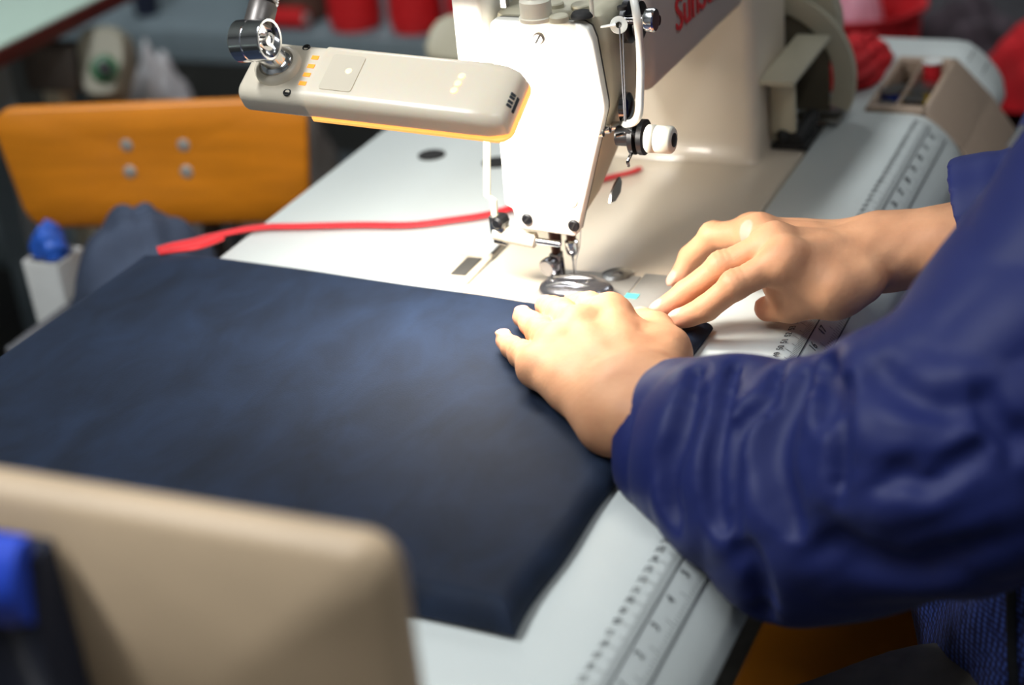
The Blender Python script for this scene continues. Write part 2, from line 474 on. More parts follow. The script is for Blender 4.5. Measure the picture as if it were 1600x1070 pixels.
# ================================================================== THE ORGANISER TRAY set into the table
tx0, tx1, ty = TRAY[0] + .002, TRAY[1] - .002, TRAY[2] - .002
tray = thing('organizer_tray', (.474, -.17, -.30), 'beige organizer tray holding bobbins, set into the table end behind the machine', 'organizer tray')
def tray_mesh():
    m = MB()
    prof = [(ty, .003), (-.178, .003), (-.243, -.075), (-.243, -.30), (ty, -.30)]
    # body with two open compartments
    zt = .003; zb = -.032
    w = [tx0, tx0 + .012, tx1 - .012, tx1]; yb = [ty, ty - .006, -.147, -.151, -.173, -.179]
    m.prism([(tx0, y, z) for y, z in [(ty, zb), (-.212, zb), (-.243, -.075), (-.243, -.30), (ty, -.30)]], (tx1 - tx0, 0, 0))
    m.box((tx0, ty, zb), (w[1], -.179, zt)); m.box((w[2], ty, zb), (tx1, -.179, zt))
    m.box((w[1], yb[1], zb), (w[2], ty, zt)); m.box((w[1], yb[3], zb), (w[2], yb[2], zt - .002))
    m.prism([(tx0, y, z) for y, z in [(-.174, zt), (-.179, zt), (-.2125, zb - .0005), (-.174, zb)]], (tx1 - tx0, 0, 0))
    return m.build('tray_body', 'tray_beige', tray, bevel=.0015)
tray_mesh()
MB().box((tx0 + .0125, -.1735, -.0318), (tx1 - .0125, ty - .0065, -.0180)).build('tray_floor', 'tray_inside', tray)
def bobbin(x, y, m, label, r=.0105, h=.011, axis=(0, 0, 1), name='bobbin'):
    z = -.0178 if axis[2] else -.0178 + r
    t = thing(name, (x, y, z), label, 'bobbin' if name == 'bobbin' else 'thread spool')
    p = Vector((x, y, z)); a = Vector(axis)
    MB().lathe(p, a, [(r, 0), (r, .0012), (r * .45, .0013), (r * .45, h - .0013), (r, h - .0012), (r, h)], 20).build('core', 'steel' if name == 'bobbin' else 'white_plastic', t)
    MB().lathe(p, a, [(r * .46, .0014), (r * .88, .0014), (r * .9, h * .5), (r * .88, h - .0014), (r * .46, h - .0014)], 20).build('thread', m, t)
bobbin(.445, -.137, 'blue_thread', 'blue bobbin in the back compartment of the beige tray', .0095, .022)
bobbin(.421, -.1375, 'orange_thread', 'orange bobbin at the near end of the back compartment', .0095, .018)
bobbin(.478, -.137, 'maroon', 'dark red bobbin in the back compartment beyond the blue one', .009, .014)
bobbin(.508, -.163, 'red_cloth', 'red and white spool standing tall in the front compartment', .0095, .030, name='thread_spool')
bobbin(.455, -.1625, 'yellow_thread', 'yellow bobbin in the front compartment of the beige tray', .0095, .020)
bobbin(.428, -.1625, 'black_thread', 'black bobbin at the near end of the front compartment', .0095, .022)
bobbin(.482, -.1625, 'black_thread', 'black bobbin between the yellow bobbin and the red spool', .0095, .016)

# ================================================================== THE SEWING MACHINE
mach = thing('sewing_machine', (.12, 0, -.04), 'cream industrial sewing machine with brightly lit face plate, set in the white table', 'sewing machine')
def bed():
    m = MB()
    m.box((BED[0] + .002, BED[2] + .0018, -.04), (BED[1] - .002, BED[3] - .0018, .0012))
    return m.build('bed', 'cream_enamel', mach, bevel=.0012)
bed()
# hinge tab at the rear edge of the bed
m = MB(); m.prism([(x, y, .0004) for x, y in ((-.016, .081), (-.016, .108), (-.008, .1135), (.024, .1135), (.032, .108), (.034, .081))], (0, 0, .0028)); hb = m.build('hinge_tab', 'cream_enamel', mach, bevel=.001)
m = MB(); m.box((-.008, .086, .0033), (.024, .099, .0045)); m.build('hinge_pad', 'dark_slot', hb, bevel=.0008)
MB().cyl((.03, .0815, .0035), (.075, .0815, .0035), .0022).build('hinge_rod', 'steel', mach)
# slide plate, needle plate, oil plug, feed dogs
m = MB(); m.box((-.055, -.0985 + .001, .0013), (.028, -.046, .0022)); m.build('slide_plate', 'plate_steel', mach, bevel=.0006)
m = MB(); m.box((-.058, -.045, .0013), (.022, .024, .0024)); npl = m.build('needle_plate', 'plate_steel', mach, bevel=.0008)
m = MB()
for k in range(4): m.box((-.014, -.010 + k * .0055, .0025), (.014, -.0075 + k * .0055, .0036))
m.build('feed_dog', 'dark_chrome', npl, bevel=.0004)
c = AZ(985, 461, .003); m = MB(); m.box((c[0] - .004, c[1] - .006, .0023), (c[0] + .004, c[1] + .004, .0026)); m.build('sticker', 'teal_print', mach)
c = AZ(965, 431, .001); m = MB(); m.lathe((c[0], c[1], .0013), (0, 0, 1), [(.0125, 0), (.0125, .0008), (.011, .0014), (.004, .0012), (.0038, .0004)], 32); m.build('oil_plug', 'steel', mach)
# pillar
def loft(levels, rad=.012, seg=5):
    rings = []
    for z, x0, x1, y0, y1 in levels:
        r = min(rad, (x1 - x0) * .45, (y1 - y0) * .45); pts = []
        for cx, cy, a0 in ((x1 - r, y1 - r, 0), (x0 + r, y1 - r, 90), (x0 + r, y0 + r, 180), (x1 - r, y0 + r, 270)):
            for k in range(seg + 1):
                a = math.radians(a0 + 90 * k / seg); pts.append((cx + r * math.cos(a), cy + r * math.sin(a), z))
        rings.append(pts)
    return MB().rings(rings)
loft([(.0015, .250, .362, -.067, .072), (.006, .255, .360, -.066, .070), (.03, .258, .36, -.066, .068), (.12, .258, .36, -.066, .066), (.15, .25, .36, -.064, .062)], .012).build('pillar', 'cream_enamel', mach, angle=50)
# arm: rounded section swept along the table
def arm_section(x, y0, y1, z0, z1, r=.016, seg=5, rlow=.012):
    pts = []
    for cy, cz, a0, rr in ((y1 - r, z1 - r, 0, r), (y0 + r, z1 - r, 90, r), (y0 + rlow, z0 + rlow, 180, rlow), (y1 - rlow, z0 + rlow, 270, rlow)):
        for k in range(seg + 1):
            a = math.radians(a0 + 90 * k / seg); pts.append((x, cy + rr * math.cos(a), cz + rr * math.sin(a)))
    return pts
m = MB(); m.rings([arm_section(.050, -.050, .052, .138, .217), arm_section(.056, -.0545, .055, .1355, .2185), arm_section(.24, -.058, .058, .1355, .2215), arm_section(.362, -.062, .06, .1355, .226)])
m.build('arm', 'shaded_enamel', mach, angle=60)
# head casting behind the face plate
loft([(.057, -.0175, -.001, -.012, .0265), (.075, -.0175, .016, -.022, .029), (.10, -.0175, .033, -.0305, .032), (.133, -.0175, .052, -.040, .035), (.150, -.0175, .06, -.0475, .037), (.204, -.0175, .06, -.0465, .037), (.2125, -.0165, .06, -.043, .035), (.2155, -.013, .06, -.038, .031)], .006, 4).build('head_casting', 'cream_dull', mach, angle=40)
# face plate
FP = [(.034, .209), (.031, .2125), (-.033, .2115), (-.0385, .2085), (-.0415, .2), (-.0465, .155), (-.0462, .150), (-.0415, .1345), (-.0405, .131), (-.0185, .0565), (-.016, .0545), (.026, .0575), (.0285, .060), (.0305, .0725), (.0355, .0745), (.0365, .078), (.0355, .124)]
def plate(name, x0, x1, grow, m, bev):
    cy = sum(p[0] for p in FP) / len(FP); cz = sum(p[1] for p in FP) / len(FP)
    mb = MB(); mb.prism([(x0, cy + (y - cy) * (1 + grow), cz + (z - cz) * (1 + grow * .5)) for y, z in FP], (x1 - x0, 0, 0))
    return mb.build(name, m, mach, bevel=bev)
face = plate('face_plate', -.030, -.0205, 0., 'white_enamel', .0022)
plate('gasket', -.0203, -.0177, -.02, 'dark_slot', 0)
def screw(p, r, parent, m='steel', name='screw', ax=(-1, 0, 0), slot=True, ang=.5):
    p = Vector(p); mb = MB(); mb.lathe(p, ax, [(r * .98, 0), (r, r * .25), (r * .8, r * .5)], 20)
    o = mb.build(name, m, parent)
    if slot:
        q = Vector(ax).to_track_quat('Z', 'Y'); c = p + Vector(ax).normalized() * r * .51
        u = q @ Vector((math.cos(ang), math.sin(ang), 0)); v = q @ Vector((-math.sin(ang), math.cos(ang), 0)); n = q @ Vector((0, 0, 1))
        b = MB(); vs = [c + u * a * r * .78 + v * bb * r * .14 + n * e * r * .05 for a, bb in ((-1, -1), (1, -1), (1, 1), (-1, 1)) for e in (0,)]
        b.prism(vs, n * r * .04); b.build('slot', 'black_rubber', o)
    return o
screw(AX(842, 60, -.030), .0042, face, 'grey_metal', ang=1.0)
screw(AX(824, 342, -.030), .0042, face, 'black_plastic', ang=.9)
screw(AX(897, 352, -.030), .0044, face, 'black_plastic', ang=1.1)
for px in ((893, 314), (829, 263)):
    p = AX(px[0], px[1], -.030); MB().lathe(p, (-1, 0, 0), [(.0046, -.001), (.0046, .0004), (.0042, .0009), (.001, .0011)], 24).build('plug', 'ivory_plastic', face)
text_mesh('SUNSTAR', .0085, 'logo_lettering', 'overlit_print', face, frame(Vector(AX(868, 146, -.0303)), (0, -1, 0), (0, 0, 1)), .0002)
# top plugs, thread guide pin and tower
for px, mm, r in (((873, 24), 'cream_dull', .0066), ((866, 4), 'cream_dull', .0066), ((908, 6), 'cream_dull', .0072)):
    c = AZ(px[0], px[1], .2185); MB().lathe((c[0], c[1], .2145), (0, 0, 1), [(r, 0), (r, .0035), (r * .85, .0044), (r * .2, .0046)], 24).build('oil_plug', mm, mach)
c = AZ(909, 18, .218); MB().lathe((c[0], c[1], .2145), (0, 0, 1), [(.0078, 0), (.0078, .0012), (.0066, .0030), (.0058, .0036), (.002, .0038)], 24).build('oil_plug', 'black_rubber', mach)
c = AZ(838, 26, .2165); tower = MB().lathe((c[0], c[1], .2145), (0, 0, 1), [(.0118, 0), (.0118, .0025), (.0108, .003), (.0108, .0135), (.009, .0148), (.0084, .0155), (.0084, .030), (.0065, .0305), (.0065, .05)], 28).build('lifter_cap', 'ivory_plastic', mach)
c = AZ(925, 22, .216); m = MB(); m.tube([(c[0], c[1], .214), (c[0], c[1], .24), (c[0] + .002, c[1] - .001, .28)], .0016, 10); m.build('thread_pin', 'ivory_plastic', mach)
c = AZ(972, 9, .2185); MB().lathe((c[0], c[1], .216), (0, 0, 1), [(.0034, 0), (.0034, .0022), (.0028, .0026)], 16).build('oil_plug', 'black_rubber', mach)
# rear housing, lit white, behind the lamp
m = MB(); a = AX(704, 0, -.03)
m.box((-.031, .0395, .158), (.03, .0612, .33)); m.build('rear_housing', 'white_enamel', mach, bevel=.003)
c = AX(790, 8, -.01); m = MB(); m.box((-.012, c[1] - .001, .2155), (-.006, c[1] + .003, .225)); m.build('bracket', 'steel', mach)
# take-up lever guard: a bent white wire guard on the operator's side
Yg = -.071
pts = [AY(985, -40, -.052), AY(989, -8, -.066), AY(994, 20, Yg), AY(999, 60, Yg), AY(1001, 105, Yg), AY(1000, 150, Yg), AY(998, 178, Yg), AY(991, 190, -.067), AY(979, 194, -.056), AY(972, 193, -.045)]
m = MB(); m.tube(spline(pts, 6), .0028, 12); guard = m.build('lever_guard', 'white_enamel', mach)
# thread guide eyelet and thread
c = Vector(AY(968, 38, -.058)); m = MB(); m.tube([AY(940, 42, -.047), AY(952, 40, -.053), AY(962, 38, -.057)], [.0016, .002, .003], 10, .5)
m.lathe(c - Vector((.0014, 0, 0)), (-.75, -.3, .3), [(.0022, -.0012), (.0058, -.0012), (.0060, 0), (.0058, .0012), (.0022, .0012), (.0020, -.001)], 20, cap=False); m.build('thread_guide', 'white_enamel', mach)
m = MB(); p = [AY(968, 42, -.060), AY(972, 120, -.060), AY(976, 190, -.060)]; m.tube(p, .0005, 6)
m.tube([AY(973, 42, -.0605), AY(978, 190, -.0605)], .0005, 6); m.build('thread', 'grey_cloth', mach)
# pre-tension discs with a chrome nut, on the arm
c = Vector(AY(990, 32, -.057)); MB().lathe(c + Vector((0, .005, 0)), (0, -1, 0), [(.0155, 0), (.0155, .004), (.013, .006), (.010, .0065), (.0135, .009), (.0135, .0105), (.003, .011)], 28).build('pretension_disc', 'black_plastic', mach)
c = Vector(AY(1004, 31, -.068)); MB().cyl(c + Vector((0, .012, 0)), c + Vector((0, -.012, 0)), .0035).build('tension_post', 'dark_chrome', mach)
c = Vector(AY(1017, 31, -.083)); MB().lathe(c + Vector((0, .003, 0)), (0, -1, 0), [(.004, -.002), (.0075, 0), (.008, .0015), (.008, .0055), (.0072, .0065), (.002, .0068)], 24).build('pretension_nut', 'chrome', mach)
# thread tension assembly below the guard
c = Vector(AY(1003, 214, -.066)); MB().lathe(c + Vector((0, .018, 0)), (0, -1, 0), [(.007, 0), (.007, .010), (.0125, .011), (.0125, .0145), (.006, .015), (.0065, .017), (.0125, .0175), (.0125, .021), (.004, .0215)], 26).build('tension_disc', 'black_plastic', mach)
ck = Vector(AY(1024, 217, -.082)); kn = MB()
rg = []
for rr, h in ((.0085, -.006), (.0096, -.005), (.0096, .0), (.0088, .0005), (.0092, .001), (.0092, .0115), (.0082, .013), (.0045, .0131), (.004, .010)):
    rg.append([ck + Vector(((rr * (1 + (.03 if (k % 2 and .0009 < h < .012) else 0))) * math.cos(2 * math.pi * k / 48), -h, (rr * (1 + (.03 if (k % 2 and .0009 < h < .012) else 0))) * math.sin(2 * math.pi * k / 48))) for k in range(48)])
kn.rings(rg); knob = kn.build('tension_knob', 'ivory_plastic', mach, angle=60)
MB().lathe(ck + Vector((0, -.0126, 0)), (0, -1, 0), [(.0048, 0), (.0048, .0012), (.002, .0016)], 20).build('knob_centre', 'black_plastic', knob)
m = MB(); m.tube(spline([AY(962, 212, -.052), AY(978, 209, -.058), AY(990, 214, -.062), AY(993, 226, -.062), AY(986, 241, -.061), AY(981, 252, -.06), AY(982, 259, -.059)], 5), .0012, 8); m.build('check_spring', 'dark_chrome', mach)
m = MB(); m.tube(spline([AY(978, 205, -.058), AY(992, 211, -.064), AY(998, 228, -.065), AY(999, 236, -.064)], 5), .0022, 8); m.build('slack_lever', 'black_plastic', mach)
for i, px in enumerate(((939, 209), (950, 203), (966, 198))):
    c = Vector(AX(px[0], px[1], -.026 + i * .012)); MB().lathe(c + Vector((0, .006, 0)), (0, -1, .1), [(.0034, 0), (.0034, .006), (.0028, .008), (.001, .0084)], 16).build('thread_guide_stud', 'chrome', mach)
c = Vector(AY(987, 168, -.055)); MB().lathe(c + Vector((0, .006, 0)), (0, -1, 0), [(.011, 0), (.0105, .004), (.007, .006), (.002, .0065)], 20).build('thread_controller', 'dark_chrome', mach)
# finger guard tab: the grey leaf under the head
m = MB(); m.prism([AY(962, 287, -.042), AY(969, 276, -.042), AY(972, 284, -.042), AY(970, 300, -.042), AY(962, 314, -.042), AY(954, 317, -.042), AY(956, 302, -.042)], (0, .0015, 0)); m.build('thread_trimmer_tab', 'steel', mach)
# needle bar, needle, presser bar, foot
nbx = Vector((0.0, -.0005, 0))
m = MB(); m.cyl(nbx + Vector((0, 0, .036)), nbx + Vector((0, 0, .075)), .0036); nb = m.build('needle_bar', 'bronze', mach)
m = MB(); m.lathe(nbx + Vector((0, 0, .0255)), (0, 0, 1), [(.0022, 0), (.0042, .002), (.0050, .006), (.0050, .0115), (.0036, .0125)], 20); m.build('needle_clamp', 'chrome', nb)
m = MB(); m.lathe(nbx + Vector((0, 0, .002)), (0, 0, 1), [(.0002, 0), (.0006, .003), (.0006, .018), (.0010, .020), (.0010, .024)], 12); m.build('needle', 'steel', nb)
m = MB(); m.tube([AX(908, 353, .0), AX(906, 385, -.001), AX(900, 408, -.001), nbx + Vector((-.0008, -.001, .006))], .00035, 6); m.build('needle_thread', 'white_cloth', nb)
m = MB(); pbx = Vector((0.0, .0125, 0))
m.cyl(pbx + Vector((0, 0, .034)), pbx + Vector((0, 0, .075)), .0048); m.cyl(pbx + Vector((0, 0, .022)), pbx + Vector((0, 0, .036)), .0036); pb = m.build('presser_bar', 'bronze', mach)
m = MB(); m.box(pbx + Vector((-.0062, -.0042, .010)), pbx + Vector((.0042, .0042, .027))); m.build('foot_shank', 'foot_steel', pb, bevel=.0015)
pc = Vector(AX(859, 417, -.010)); MB().lathe(pc + Vector((.004, 0, 0)), (-1, .25, -.1), [(.003, -.006), (.0068, 0), (.0072, .001), (.0072, .006), (.006, .007), (.002, .0072)], 26).build('shank_screw', 'foot_steel', pb)
m = MB(); m.tube(spline([pbx + Vector((.000, -.003, .022)), pbx + Vector((-.006, -.006, .014)), pbx + Vector((-.016, -.011, .0065)), pbx + Vector((-.020, -.0125, .003))], 4), .0024, 8); m.build('foot_hinge', 'dark_chrome', pb)
def foot_mesh():
    rg = []
    n = 40
    for s, z in ((1.0, .0075), (1.0, .0085), (.95, .0108), (.84, .0128), (.6, .0142), (.3, .0148), (.05, .0149)):
        rg.append([(-.020 + .0185 * s * math.cos(a) * (1 + .06 * math.cos(3 * a)), -.0095 + .0290 * s * math.sin(a), z - .0008 * math.sin(a) * s) for a in [2 * math.pi * k / n for k in range(n)]])
    return MB().rings(rg).build('presser_foot', 'foot_steel', mach, angle=60)
foot = foot_mesh()
m = MB()
m.tube(spline([(-.027, .010, .0112), (-.026, -.002, .0142), (-.026, -.016, .0140), (-.025, -.028, .0110)], 5), .0022, 10)
m.tube(spline([(-.014, .010, .0118), (-.013, -.002, .0142), (-.013, -.016, .0140), (-.014, -.028, .0112)], 5), .0018, 10)
m.build('foot_rib', 'chrome', foot)
for p in ((-.020, .008, .0135), (-.020, -.019, .0140)): MB().lathe(p, (0, 0, 1), [(.0022, 0), (.002, .0012), (.0008, .0018)], 12).build('foot_rivet', 'chrome', foot)
# thread wiper: rod down the rear of the head, clamp, solenoid and pin
wip = MB()
wip.box(Vector(AX(752, 214, -.026)) + Vector((0, -.0012, -.03)), Vector(AX(752, 214, -.026)) + Vector((.004, .0036, .02)))
wo = None
m = MB(); p0 = Vector(AX(761, 180, -.024)); p1 = Vector(AX(761, 305, -.024)); p2 = Vector(AX(771, 312, -.024)); p3 = Vector(AX(774, 350, -.024))
def flat_bar(pts, wy, wx):
    mb = MB()
    rg = [[(p[0] + a * wx, p[1] + b * wy, p[2]) for a, b in ((-1, -1), (1, -1), (1, 1), (-1, 1))] for p in pts]
    return mb.rings(rg)
wip.bm.free()
wo = flat_bar([p0, p1 + Vector((0, 0, .0)), p2, p3], .0024, .0018).build('wiper_rod', 'cream_dull', mach, bevel=.0006)
c = Vector(AX(781, 346, -.028)); MB().lathe(c, (-1, .2, 0), [(.0045, -.006), (.005, 0), (.005, .004), (.003, .0055)], 8).build('clamp_bolt', 'black_plastic', wo)
m = MB(); m.box(Vector(AX(770, 358, -.024)) + Vector((-.004, -.011, -.0035)), Vector(AX(770, 358, -.024)) + Vector((.006, .001, .012))); m.build('clamp_block', 'steel', wo, bevel=.0015)
a = Vector(AX(771, 362, -.024)); b = Vector(AX(838, 376, -.022)); d = (b - a).normalized(); L = (b - a).length
m = MB(); m.lathe(a, d, [(.0035, 0), (.0055, .001), (.0056, L * .25), (.0060, L * .26), (.0060, L - .001), (.0045, L)], 24); sol = m.build('wiper_cylinder', 'ivory_plastic', wo)
m = MB(); e = Vector(AX(877, 382, -.020)); m.lathe(b, e - b, [(.0026, -.002), (.0026, (e - b).length - .001), (.0016, (e - b).length)], 16); m.build('wiper_pin', 'chrome', wo)
m = MB(); m.cyl(Vector(AX(774, 374, -.022)), Vector(AX(793, 378, -.022)), .003); m.build('wiper_pivot', 'dark_chrome', wo)
# logo on the arm
lx = Vector(AY(1056, 37, -.0562)); text_mesh('SunStar', .036, 'logo_lettering', 'red_print', mach, frame(lx + Vector((0, 0, .004)), (1, -.02, 0), (0, 0, 1)), .0006, align='LEFT')
# reverse-feed lever housing, winder and wheel cover beside the pillar
m = MB(); m.box((.292, -.090, .016), (.296, -.0675, .064)); m.box((.296, -.0712, .006), (.352, -.0675, .075)); lev = m.build('lever_housing', 'cream_dull', mach, bevel=.0012)
m = MB(); m.prism([(.268, -.0955, .0715), (.268, -.0955, .0665), (.352, -.106, .0805), (.352, -.106, .0855)], (0, .030, 0)); m.build('housing_lid', 'cream_dull', lev, bevel=.0012)
m = MB(); m.box((.290, -.1, .0015), (.345, -.068, .006)); m.tube([(.292, -.075, .012), (.300, -.086, .013), (.322, -.094, .012)], .0075, 10); m.tube([(.29, -.090, .010), (.335, -.094, .018)], .007, 10); m.build('reverse_lever', 'black_rubber', mach, bevel=.0008)
m = MB(); m.box((.352, -.112, .004), (.399, -.070, .0075)); m.build('winder_base', 'steel', mach, bevel=.001)
ring_o, ring_i = [], []
for k in range(31):
    a = math.radians(-22 + 224 * k / 30)
    ring_o.append((-.044 + .079 * math.cos(math.pi - a) , .040 + .079 * math.sin(a)))
    ring_i.append((-.044 + .060 * math.cos(math.pi - a) , .040 + .060 * math.sin(a)))
m = MB(); m.rings([[(.366, y, max(z, .009)) for y, z in ring_o], [(.378, y, max(z, .009)) for y, z in ring_o], [(.378, y, max(z, .009)) for y, z in ring_i], [(.366, y, max(z, .009)) for y, z in ring_i], [(.366, y, max(z, .009)) for y, z in ring_o]], cap=False, closed=False)
m.build('wheel_cover', 'cream_dull', mach, bevel=.0015)
m = MB(); m.lathe((.3785, -.044, .082), (1, 0, 0), [(.062, 0), (.062, .02), (.052, .024), (.02, .024)], 32); m.build('handwheel', 'cream_dull', mach)
m = MB(); m.box((.3685, -.100, .0092), (.372, .01, .095)); m.build('shade_panel', 'shade_olive', mach)  # dark sheet standing in for the shadow inside the wheel cover

# ================================================================== THE LAMP
LO = Vector((-.1152, .166, .2093)); LL = Vector((0, -1, -.052)).normalized(); LW = Vector((.866, 0, .5)); LW = (LW - LL * LW.dot(LL)).normalized(); LN = LL.cross(LW); LO = LO - LW * .0070
def LP(l, w, n): return LO + LL * l + LW * w + LN * n
lamp = thing('lamp', LP(.09, 0, -.022), 'cream strip lamp on a chrome flexible neck, glowing beside the white face plate', 'lamp')
def rsec(l, hw, t, b, rt=.008, rb=.003, inset=.0):
    pts = []
    for cw, cn, a0, r in ((hw - rt, t - rt, 0, rt), (-hw + rt, t - rt, 90, rt), (-hw - inset + rb, b + rb, 180, rb), (hw + inset - rb, b + rb, 270, rb)):
        for k in range(7):
            a = math.radians(a0 + 15 * k); pts.append(LP(l, cw + r * math.cos(a), cn + r * math.sin(a)))
    return pts
m = MB(); m.rings([rsec(-.007, .0215, -.004, -.017, .006), rsec(-.005, .0235, -.002, -.0195), rsec(-.002, .0245, -.0010, -.0205), rsec(.0455, .0245, -.0010, -.0205)])
cap = m.build('lamp_cap', 'lamp_shell', lamp, angle=60)
m = MB(); m.rings([rsec(.046, .0252, 0, -.0190), rsec(.164, .0252, 0, -.0190), rsec(.176, .0248, -.0008, -.0190, .0085), rsec(.184, .0228, -.0040, -.0190, .007), rsec(.188, .0200, -.0085, -.0190, .005, inset=.001)])
lens = m.build('lamp_shade', 'lamp_lens', lamp, angle=60)
def plan(hw, l0, l1, r, n0, n1, seg=6):
    pts = []
    for cl, cw, a0 in ((l1 - r, hw - r, 0), (l0 + .002, hw - .002, 90), (l0 + .002, -hw + .002, 180), (l1 - r, -hw + r, 270)):
        rr = r if a0 in (0, 270) else .002
        for k in range(seg + 1):
            a = math.radians(a0 + 90 * k / seg); pts.append((cl + rr * math.cos(a), cw + rr * math.sin(a)))
    return [[LP(l, w, n) for l, w in pts] for n in (n0, n1)]
MB().rings(plan(.0257, .046, .1900, .010, -.0216, -.0191)).build('light_rim', 'lamp_rim', lamp)
MB().rings(plan(.0225, .050, .184, .009, -.0226, -.0218)).build('light_panel', 'led_white', lamp)
m = MB(); m.rings(plan(.0150, .054, .078, .002, .0001, .0006)); lab = m.build('label_plate', 'label_clear', lens)
for k in range(4):
    p = (.0405, -.0112 + .0075 * k)
    m = MB(); m.prism([LP(p[0] - .0026, p[1] - .0016, -.0009), LP(p[0] + .0026, p[1] - .0016, -.0009), LP(p[0] + .0026, p[1] + .0016, -.0009), LP(p[0] - .0026, p[1] + .0016, -.0009)], LN * .0003); m.build('indicator_light', 'led_orange', cap)
for l, w in ((.0700, .002), (.150, .0075), (.1495, .0015), (.149, -.0045)):
    m = MB(); m.lathe(LP(l, w, .0002), LN, [(.0026, 0), (.0024, .0004), (.001, .0006)], 14); m.build('glow_spot', 'led_dot', lens)
m = MB()
E1 = LP(.1912, .003, -.0135)
m.prism([LP(.1876, -.009, -.0092), LP(.1876, .003, -.0092), LP(.1884, .003, -.0112), LP(.1884, -.009, -.0112)], LL * .0008)
for k, w in enumerate((-.004, -.001, .0025, .005)): m.prism([LP(.1846, w - .0038, -.0050), LP(.1846, w - .0018, -.0050), LP(.1868, w - .0018, -.0078), LP(.1868, w - .0038, -.0078)], LL * .0009)
m.build('maker_mark', 'ink', lens, smooth=False)
for l, w in ((.0300, .0195), (.0320, -.0195)):
    m = MB(); m.lathe(LP(l, w, -.0020), LN, [(.0028, 0), (.0028, .0009), (.0020, .0010), (.0017, .0004), (.0006, .0004)], 18); m.build('screw', 'black_plastic', cap)
def plane_hit(px, p, n):
    d = Vector(ray(px)); C = Vector(CAM); return C + d * ((Vector(p) - C).dot(n) / d.dot(n))
sc_ = plane_hit((431, 97), LO + LN * .004, LN)
m = MB(); m.lathe(sc_ - LN * .0056, LN, [(.0165, 0), (.0160, .0035), (.0138, .0058), (.0122, .0058), (.0118, .0042)], 36, cap=False); m.build('socket_ring', 'lamp_shell', cap, angle=60)
m = MB(); m.lathe(sc_ - LN * .0055, LN, [(.0120, 0), (.0120, .0040), (.0100, .0062), (.0075, .0085), (.004, .0096)], 30); ball = m.build('ball_joint', 'chrome', lamp, angle=60)
Rt, Dn, Fw = Vector(RC @ np.array([1, 0, 0])), Vector(RC @ np.array([0, 1, 0])), Vector(RC @ np.array([0, 0, 1]))
dj = (sc_ - Vector(CAM)).dot(Fw) - .020
jc = Vector(AD(399, 63, dj))
ax = (Rt * .86 - Fw * .46 + Dn * .03).normalized()
m = MB(); m.lathe(sc_ + LN * .002, jc - sc_, [(.0085, 0), (.0080, (jc - sc_).length * .5), (.0085, (jc - sc_).length)], 20); m.build('joint_stub', 'chrome', ball)
m = MB(); m.lathe(jc - ax * .0135, ax, [(.009, -.001), (.0125, 0), (.0140, .0015), (.0140, .0108), (.0133, .0112), (.0133, .0122), (.0140, .0126), (.0140, .0245), (.0133, .0252), (.0118, .0250), (.0114, .020), (.003, .0195)], 40, cap=True); jn = m.build('clamp_ring', 'chrome', lamp, angle=40)
m = MB(); m.lathe(jc + ax * .0055, ax, [(.0045, 0), (.0040, .004), (.0046, .0046), (.0046, .0062), (.0028, .0064), (.0024, .0056)], 18); m.build('clamp_screw', 'chrome', jn)
for k in range(3):
    a = 2.1 * k + .4; u = ax.orthogonal().normalized(); v = ax.cross(u); q = jc + ax * .0062 + (u * math.cos(a) + v * math.sin(a)) * .0085
    m = MB(); m.lathe(q, ax, [(.0022, 0), (.0022, .0006), (.001, .0008)], 12); m.build('rivet', 'black_plastic', jn)
n0 = Vector(AD(403, 40, dj + .004)); n1 = Vector(AD(412, 5, dj + .006)); n2 = Vector(AD(424, -45, dj + .012))
m = MB(); m.lathe(n0, n1 - n0, [(.0098, 0), (.0096, (n1 - n0).length * .9), (.0085, (n1 - n0).length)], 28); m.build('neck_collar', 'grey_metal', lamp)
path = spline([n1, n2, Vector(AD(470, -160, dj + .06)), Vector((.02, .18, .43)), Vector((.012, .085, .43)), Vector((.0, .052, .39)), Vector((.0, .0505, .3325))], 26)
rr = [.0088 + .0010 * (1 if i % 2 else -1) for i in range(len(path))]
m = MB(); m.tube(path, rr, 14); m.build('flexible_neck', 'chrome', lamp, angle=20)

